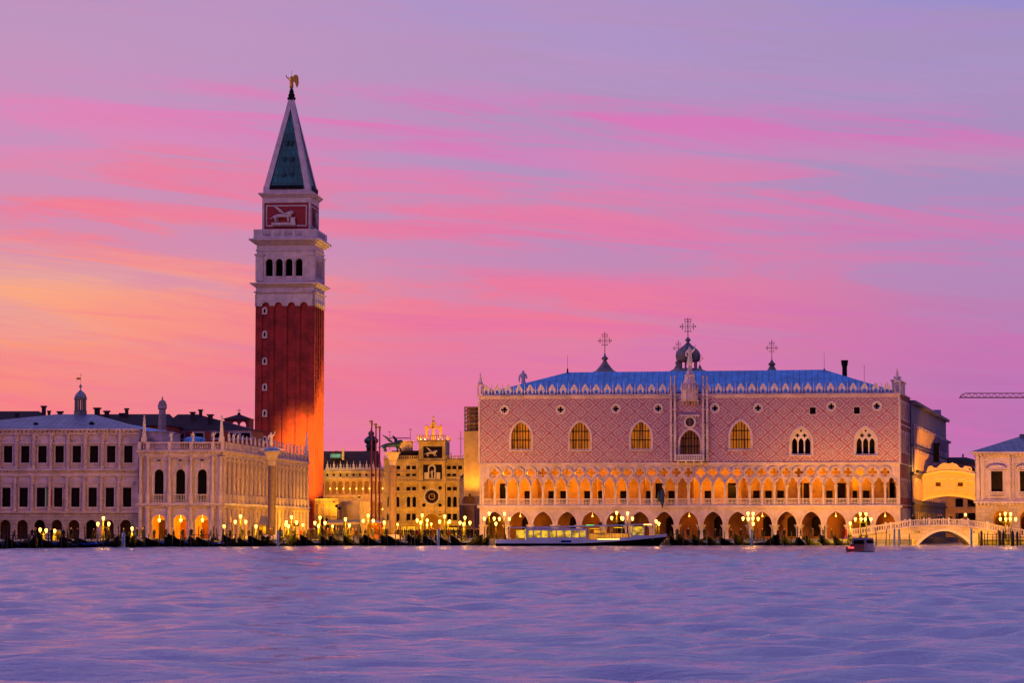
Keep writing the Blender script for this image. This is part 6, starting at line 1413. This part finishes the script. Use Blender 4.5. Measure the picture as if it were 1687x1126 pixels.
ca, cb = xb(866), xb(967); fa, fb = xb(1041), xb(1062)
zc0_, zc1_ = .9, 2.75
mb = MB().box(ca, cb, -1.75, 1.75, .9, 1.32).box(ca, cb, -1.75, 1.75, 2.45, 2.75).box(ca, ca+.25, -1.75, 1.75, 1.32, 2.45).box(cb-.25, cb, -1.75, 1.75, 1.32, 2.45)
for j in range(1, 8): x = ca+(cb-ca)*j/8; mb.box(x-.07, x+.07, -1.75, -1.62, 1.32, 2.45).box(x-.07, x+.07, 1.62, 1.75, 1.32, 2.45)
mb.build('cabin', M['whitepaint'], e)
for j in range(8):
    a = ca+(cb-ca)*j/8+.1; b = ca+(cb-ca)*(j+1)/8-.1; MB().box(a, b, -1.68, -1.66, 1.34, 2.43).build('window', M['boatwin'], e)
mb = MB().box(ca+.3, cb-.3, -1.2, -.4, .9, 1.5)
for j in range(9): mb.box(ca+.6+j, ca+.8+j, -1.2, -.4, 1.5, 1.95)
mb.build('seats', M['cloth'][1], e)
mb = MB().box(fa, fb, -1.5, 1.5, 1.2, 1.7).box(fa, fa+.15, -1.5, 1.5, 1.7, 3.1).box(fb-.15, fb, -1.5, 1.5, 1.7, 3.1).box(fa, fb, 1.35, 1.5, 1.7, 3.1); mb.build('wheelhouse', M['whitepaint'], e)
MB().box(fa+.15, fb-.15, -1.45, -1.4, 1.72, 3.05).build('wheelhouse_window', M['boatwin'], e)
MB().box(xb(850), xb(866)-.02, -1.7, -1.6, 1.25, 2.5).build('stern_panel', M['boatwin'], e)
ra, rb_ = xb(835), xb(1077)
mb = MB().wall([(ra, 2.78), (xb(900), 2.82), (rb_, 3.35), (rb_, 3.5), (xb(900), 3.08), (ra, 2.92)], (), -1.95, 1.95); mb.build('roof', M['whitepaint'], e)
mb = MB()
for px in (838, 972, 990, 1008, 1026, 1075): 
    for y in (-1.7, 1.7): MB().cyl(xb(px), y, .95, 2.85 if px < 1000 else 3.1, .05, .05, 6).build('roof_post', M['scaf'], e)
mb.box(xb(968), xb(1040), -1.85, -1.8, 1.95, 2.02)
for j in range(9): x = xb(968)+(xb(1040)-xb(968))*j/8; mb.box(x-.03, x+.03, -1.85, -1.8, .95, 1.95)
mb.build('railing', M['scaf'], e)
MB().box(xb(972), xb(1036), .5, 1.5, .95, 2.0).box(xb(980), xb(1000), .2, .6, 2., 2.5).build('engine_casing', M['sheet'], e)
for px, y_, z_ in ((980, 0, 2.7), (1020, 0, 2.85)):
    f = MB().box(xb(px)-.8, xb(px)+.8, -.15, .15, z_, z_+.08).build('deck_light', M['boatglass'], e); light('lamp_light', 'POINT', (xb(px), -.6, z_-.2), 160, f, (1, .6, .08), .2)
f = MB().box(xb(1060), xb(1073), -1.99, -1.96, 3.28, 3.42).build('deck_light', M['smallglass'], e)
MB().box(xb(966), xb(979), -1.3, -1.1, 3.12, 3.3).build('navigation_light', M['greenglass'], e)
MB().box(xb(985), xb(1008), -2.16, -2.12, .93, 1.03).build('rubbing_strip_light', M['smallglass'], e) if 0 else None
f = MB().box(xb(984), xb(1020), -2.13, -2.105, 1.0, 1.12).build('side_light', M['smallglass'], e)
MB().lathe(xb(990), 0, [(.3, 3.1), (.3, 3.6), (.36, 3.62), (.36, 3.7)], 10).box(xb(1010), xb(1022), -.5, .5, 3.2, 3.45).build('roof_gear', M['iron'], e)
# number-like blue patch on the hull side is a plain painted emblem
MB().box(xb(924), xb(941), -2.125, -2.102, .55, .9).build('emblem', M['tarp'], hl)
# ================================================================== water taxi
D = 305; r = Root('water_taxi', 'low wooden water taxi with red stern light, moving before the bridge steps', 'boat', 1424, D, 0, z=0.0); r.e.rotation_euler[2] = R(158); e = r.e
sh2 = lambda t: .62+.45*max(0, (.55-t)/.55)**1.3; kl2 = lambda t: -.25+.5*max(0, (.3-t)/.3)**1.5
hl = MB().add(*hull(8.6, 1.1, sh2, kl2, 14, .5, .42)).build('hull', M['mahogany'], e)
mb = MB(); vs = []; fs = []
for y, w, h in ((-1.9, .75, .9), (-1.5, .85, 1.25), (-.9, .92, 1.62), (2.3, .92, 1.66), (2.5, .9, 1.55)): vs += [(-w, y, .6), (-w*.85, y, h), (w*.85, y, h), (w, y, .6)]
for i in range(4):
    for k in range(4): fs.append((i*4+k, i*4+(k+1) % 4, (i+1)*4+(k+1) % 4, (i+1)*4+k))
fs += [(0, 1, 2, 3), (16, 19, 18, 17)]
cb_ = mb.add(vs, fs).build('cabin', M['taxicabin'], e)
mb = MB()
for s_ in (-1, 1):
    for j in range(3): y = -.7+j*1.05; mb.add([(s_*.905, y, 1.0), (s_*.905, y+.85, 1.0), (s_*.83, y+.85, 1.45), (s_*.83, y, 1.45), (s_*.93, y, 1.0), (s_*.93, y+.85, 1.0), (s_*.86, y+.85, 1.45), (s_*.86, y, 1.45)], [(0, 1, 2, 3), (4, 5, 6, 7), (0, 1, 5, 4), (2, 3, 7, 6), (1, 2, 6, 5), (3, 0, 4, 7)])
mb.box(-.6, .6, 2.47, 2.53, .95, 1.4); mb.build('window', M['dark'], cb_)
MB().box(-.85, .85, 2.7, 3.3, .55, .95).box(-.95, .95, 4.22, 4.28, .1, .66).build('stern_seat', M['mahogany'], e)
MB().box(.1, .75, 4.285, 4.32, .48, .62).build('stern_light', M['redglass'], e)
# ================================================================== people
def pmesh(pose, cloth):
    if pose == 0: P = [(0, 0, .92), (0, 0, 1.15), (0, 0, 1.42), (0, 0, 1.53), (0, 0, 1.66), (0, -.02, 1.74), (-.2, 0, 1.40), (-.25, .02, 1.12), (-.24, -.03, .86), (.2, 0, 1.4), (.25, .02, 1.12), (.24, -.03, .86), (-.1, 0, .85), (-.11, 0, .48), (-.11, .02, .08), (-.12, -.14, .04), (.1, 0, .85), (.11, 0, .48), (.11, .02, .08), (.12, -.14, .04)]
    elif pose == 1: P = [(0, 0, .92), (0, 0, 1.15), (.02, 0, 1.42), (.03, 0, 1.53), (.05, 0, 1.66), (.07, 0, 1.74), (-.02, -.2, 1.4), (-.12, -.24, 1.14), (-.02, -.26, .92), (.02, .2, 1.4), (.16, .24, 1.16), (.3, .22, .98), (0, -.1, .86), (-.16, -.1, .5), (-.36, -.1, .14), (-.24, -.1, .04), (0, .1, .86), (.2, .1, .5), (.2, .1, .08), (.34, .1, .04)]
    else: P = [(0, 0, .92), (0, 0, 1.15), (0, -.03, 1.42), (0, -.04, 1.53), (0, -.07, 1.65), (0, -.1, 1.72), (-.2, -.03, 1.4), (-.3, -.05, 1.15), (-.12, -.25, 1.2), (.2, -.03, 1.4), (.3, -.1, 1.2), (.16, -.3, 1.38), (-.1, 0, .85), (-.13, -.04, .48), (-.14, .02, .08), (-.16, -.14, .04), (.1, 0, .85), (.12, 0, .48), (.11, .02, .08), (.12, -.14, .04)]
    E_ = [(0, 1), (1, 2), (2, 3), (3, 4), (4, 5), (2, 6), (6, 7), (7, 8), (2, 9), (9, 10), (10, 11), (0, 12), (12, 13), (13, 14), (14, 15), (0, 16), (16, 17), (17, 18), (18, 19)]
    Rd = [(.17, .13), (.15, .12), (.19, .13), .06, .1, .085, .07, .055, .045, .07, .055, .045, .1, .075, .055, .045, .1, .075, .055, .045]
    return skin(P, E_, Rd, cloth, 'person')
PM = [(pmesh(i, M['cloth'][j]), ('standing', 'walking', 'photographing')[i], ('dark coat', 'brown coat', 'red jacket', 'blue jacket')[j]) for i, j in ((0, 0), (1, 0), (2, 0), (0, 1), (1, 1), (1, 2), (0, 3), (1, 3))]
hd = MB().ball((0, -.01, 1.68), .1, 8, 1.2).data('head', M['skin'])
hds = {0: (0, -.01, 0), 1: (.06, 0, -.0), 2: (0, -.08, -.02)}
random.seed(21)
def person(px, D, k, zg=GZ, extra=''):
    me, pose, cl = PM[k]; o = obj('person', me, None, at(px, D, zg), None, random.uniform(-.8, .8)+(PI if random.random() < .3 else 0), random.uniform(.94, 1.06))
    tag(o, 'person in '+cl+' '+pose+' '+near(px), 'person', 'people on the quay')
    i = ('standing', 'walking', 'photographing').index(pose); obj('head', hd, o, hds[i])
for a, b, n, d0, d1 in ((20, 230, 12, 6, 25), (232, 420, 12, 2, 14), (440, 600, 22, 2, 14), (600, 800, 62, 2, 60), (1100, 1400, 16, 1, 8), (1620, 1686, 6, 1, 4)):
    for i in range(n):
        px = a+(b-a)*(i+random.uniform(.1, .9))/n; person(px, quayD(px)+random.uniform(d0, d1), random.choice((0, 0, 0, 1, 1, 2, 3, 3, 4, 6, 7, 0, 1, 3, 5) if random.random() < .6 else (0, 1, 3)))
for i, px in enumerate((1504, 1519, 1532, 1546, 1551, 1578, 1566)):
    me, pose, cl = PM[(0, 4, 5, 1, 6, 2, 3)[i]]
    z_ = pg.L(px, float(np.interp(px, [p_[0] for p_ in prof], [p_[1] for p_ in prof])) if 0 else 867.8, 0)[1]
    o = obj('person', me, None, at(px, 445.5, z_+.12), None, random.uniform(-.5, .5)); obj('head', hd, o, (0, -.02, 0))
    tag(o, 'person in %s %s behind the low bridge parapet' % (cl, pose)+(', %s from the left' % ('first', 'second', 'third', 'fourth', 'fifth', 'seventh', 'sixth')[i]), 'person', 'people on the bridge')
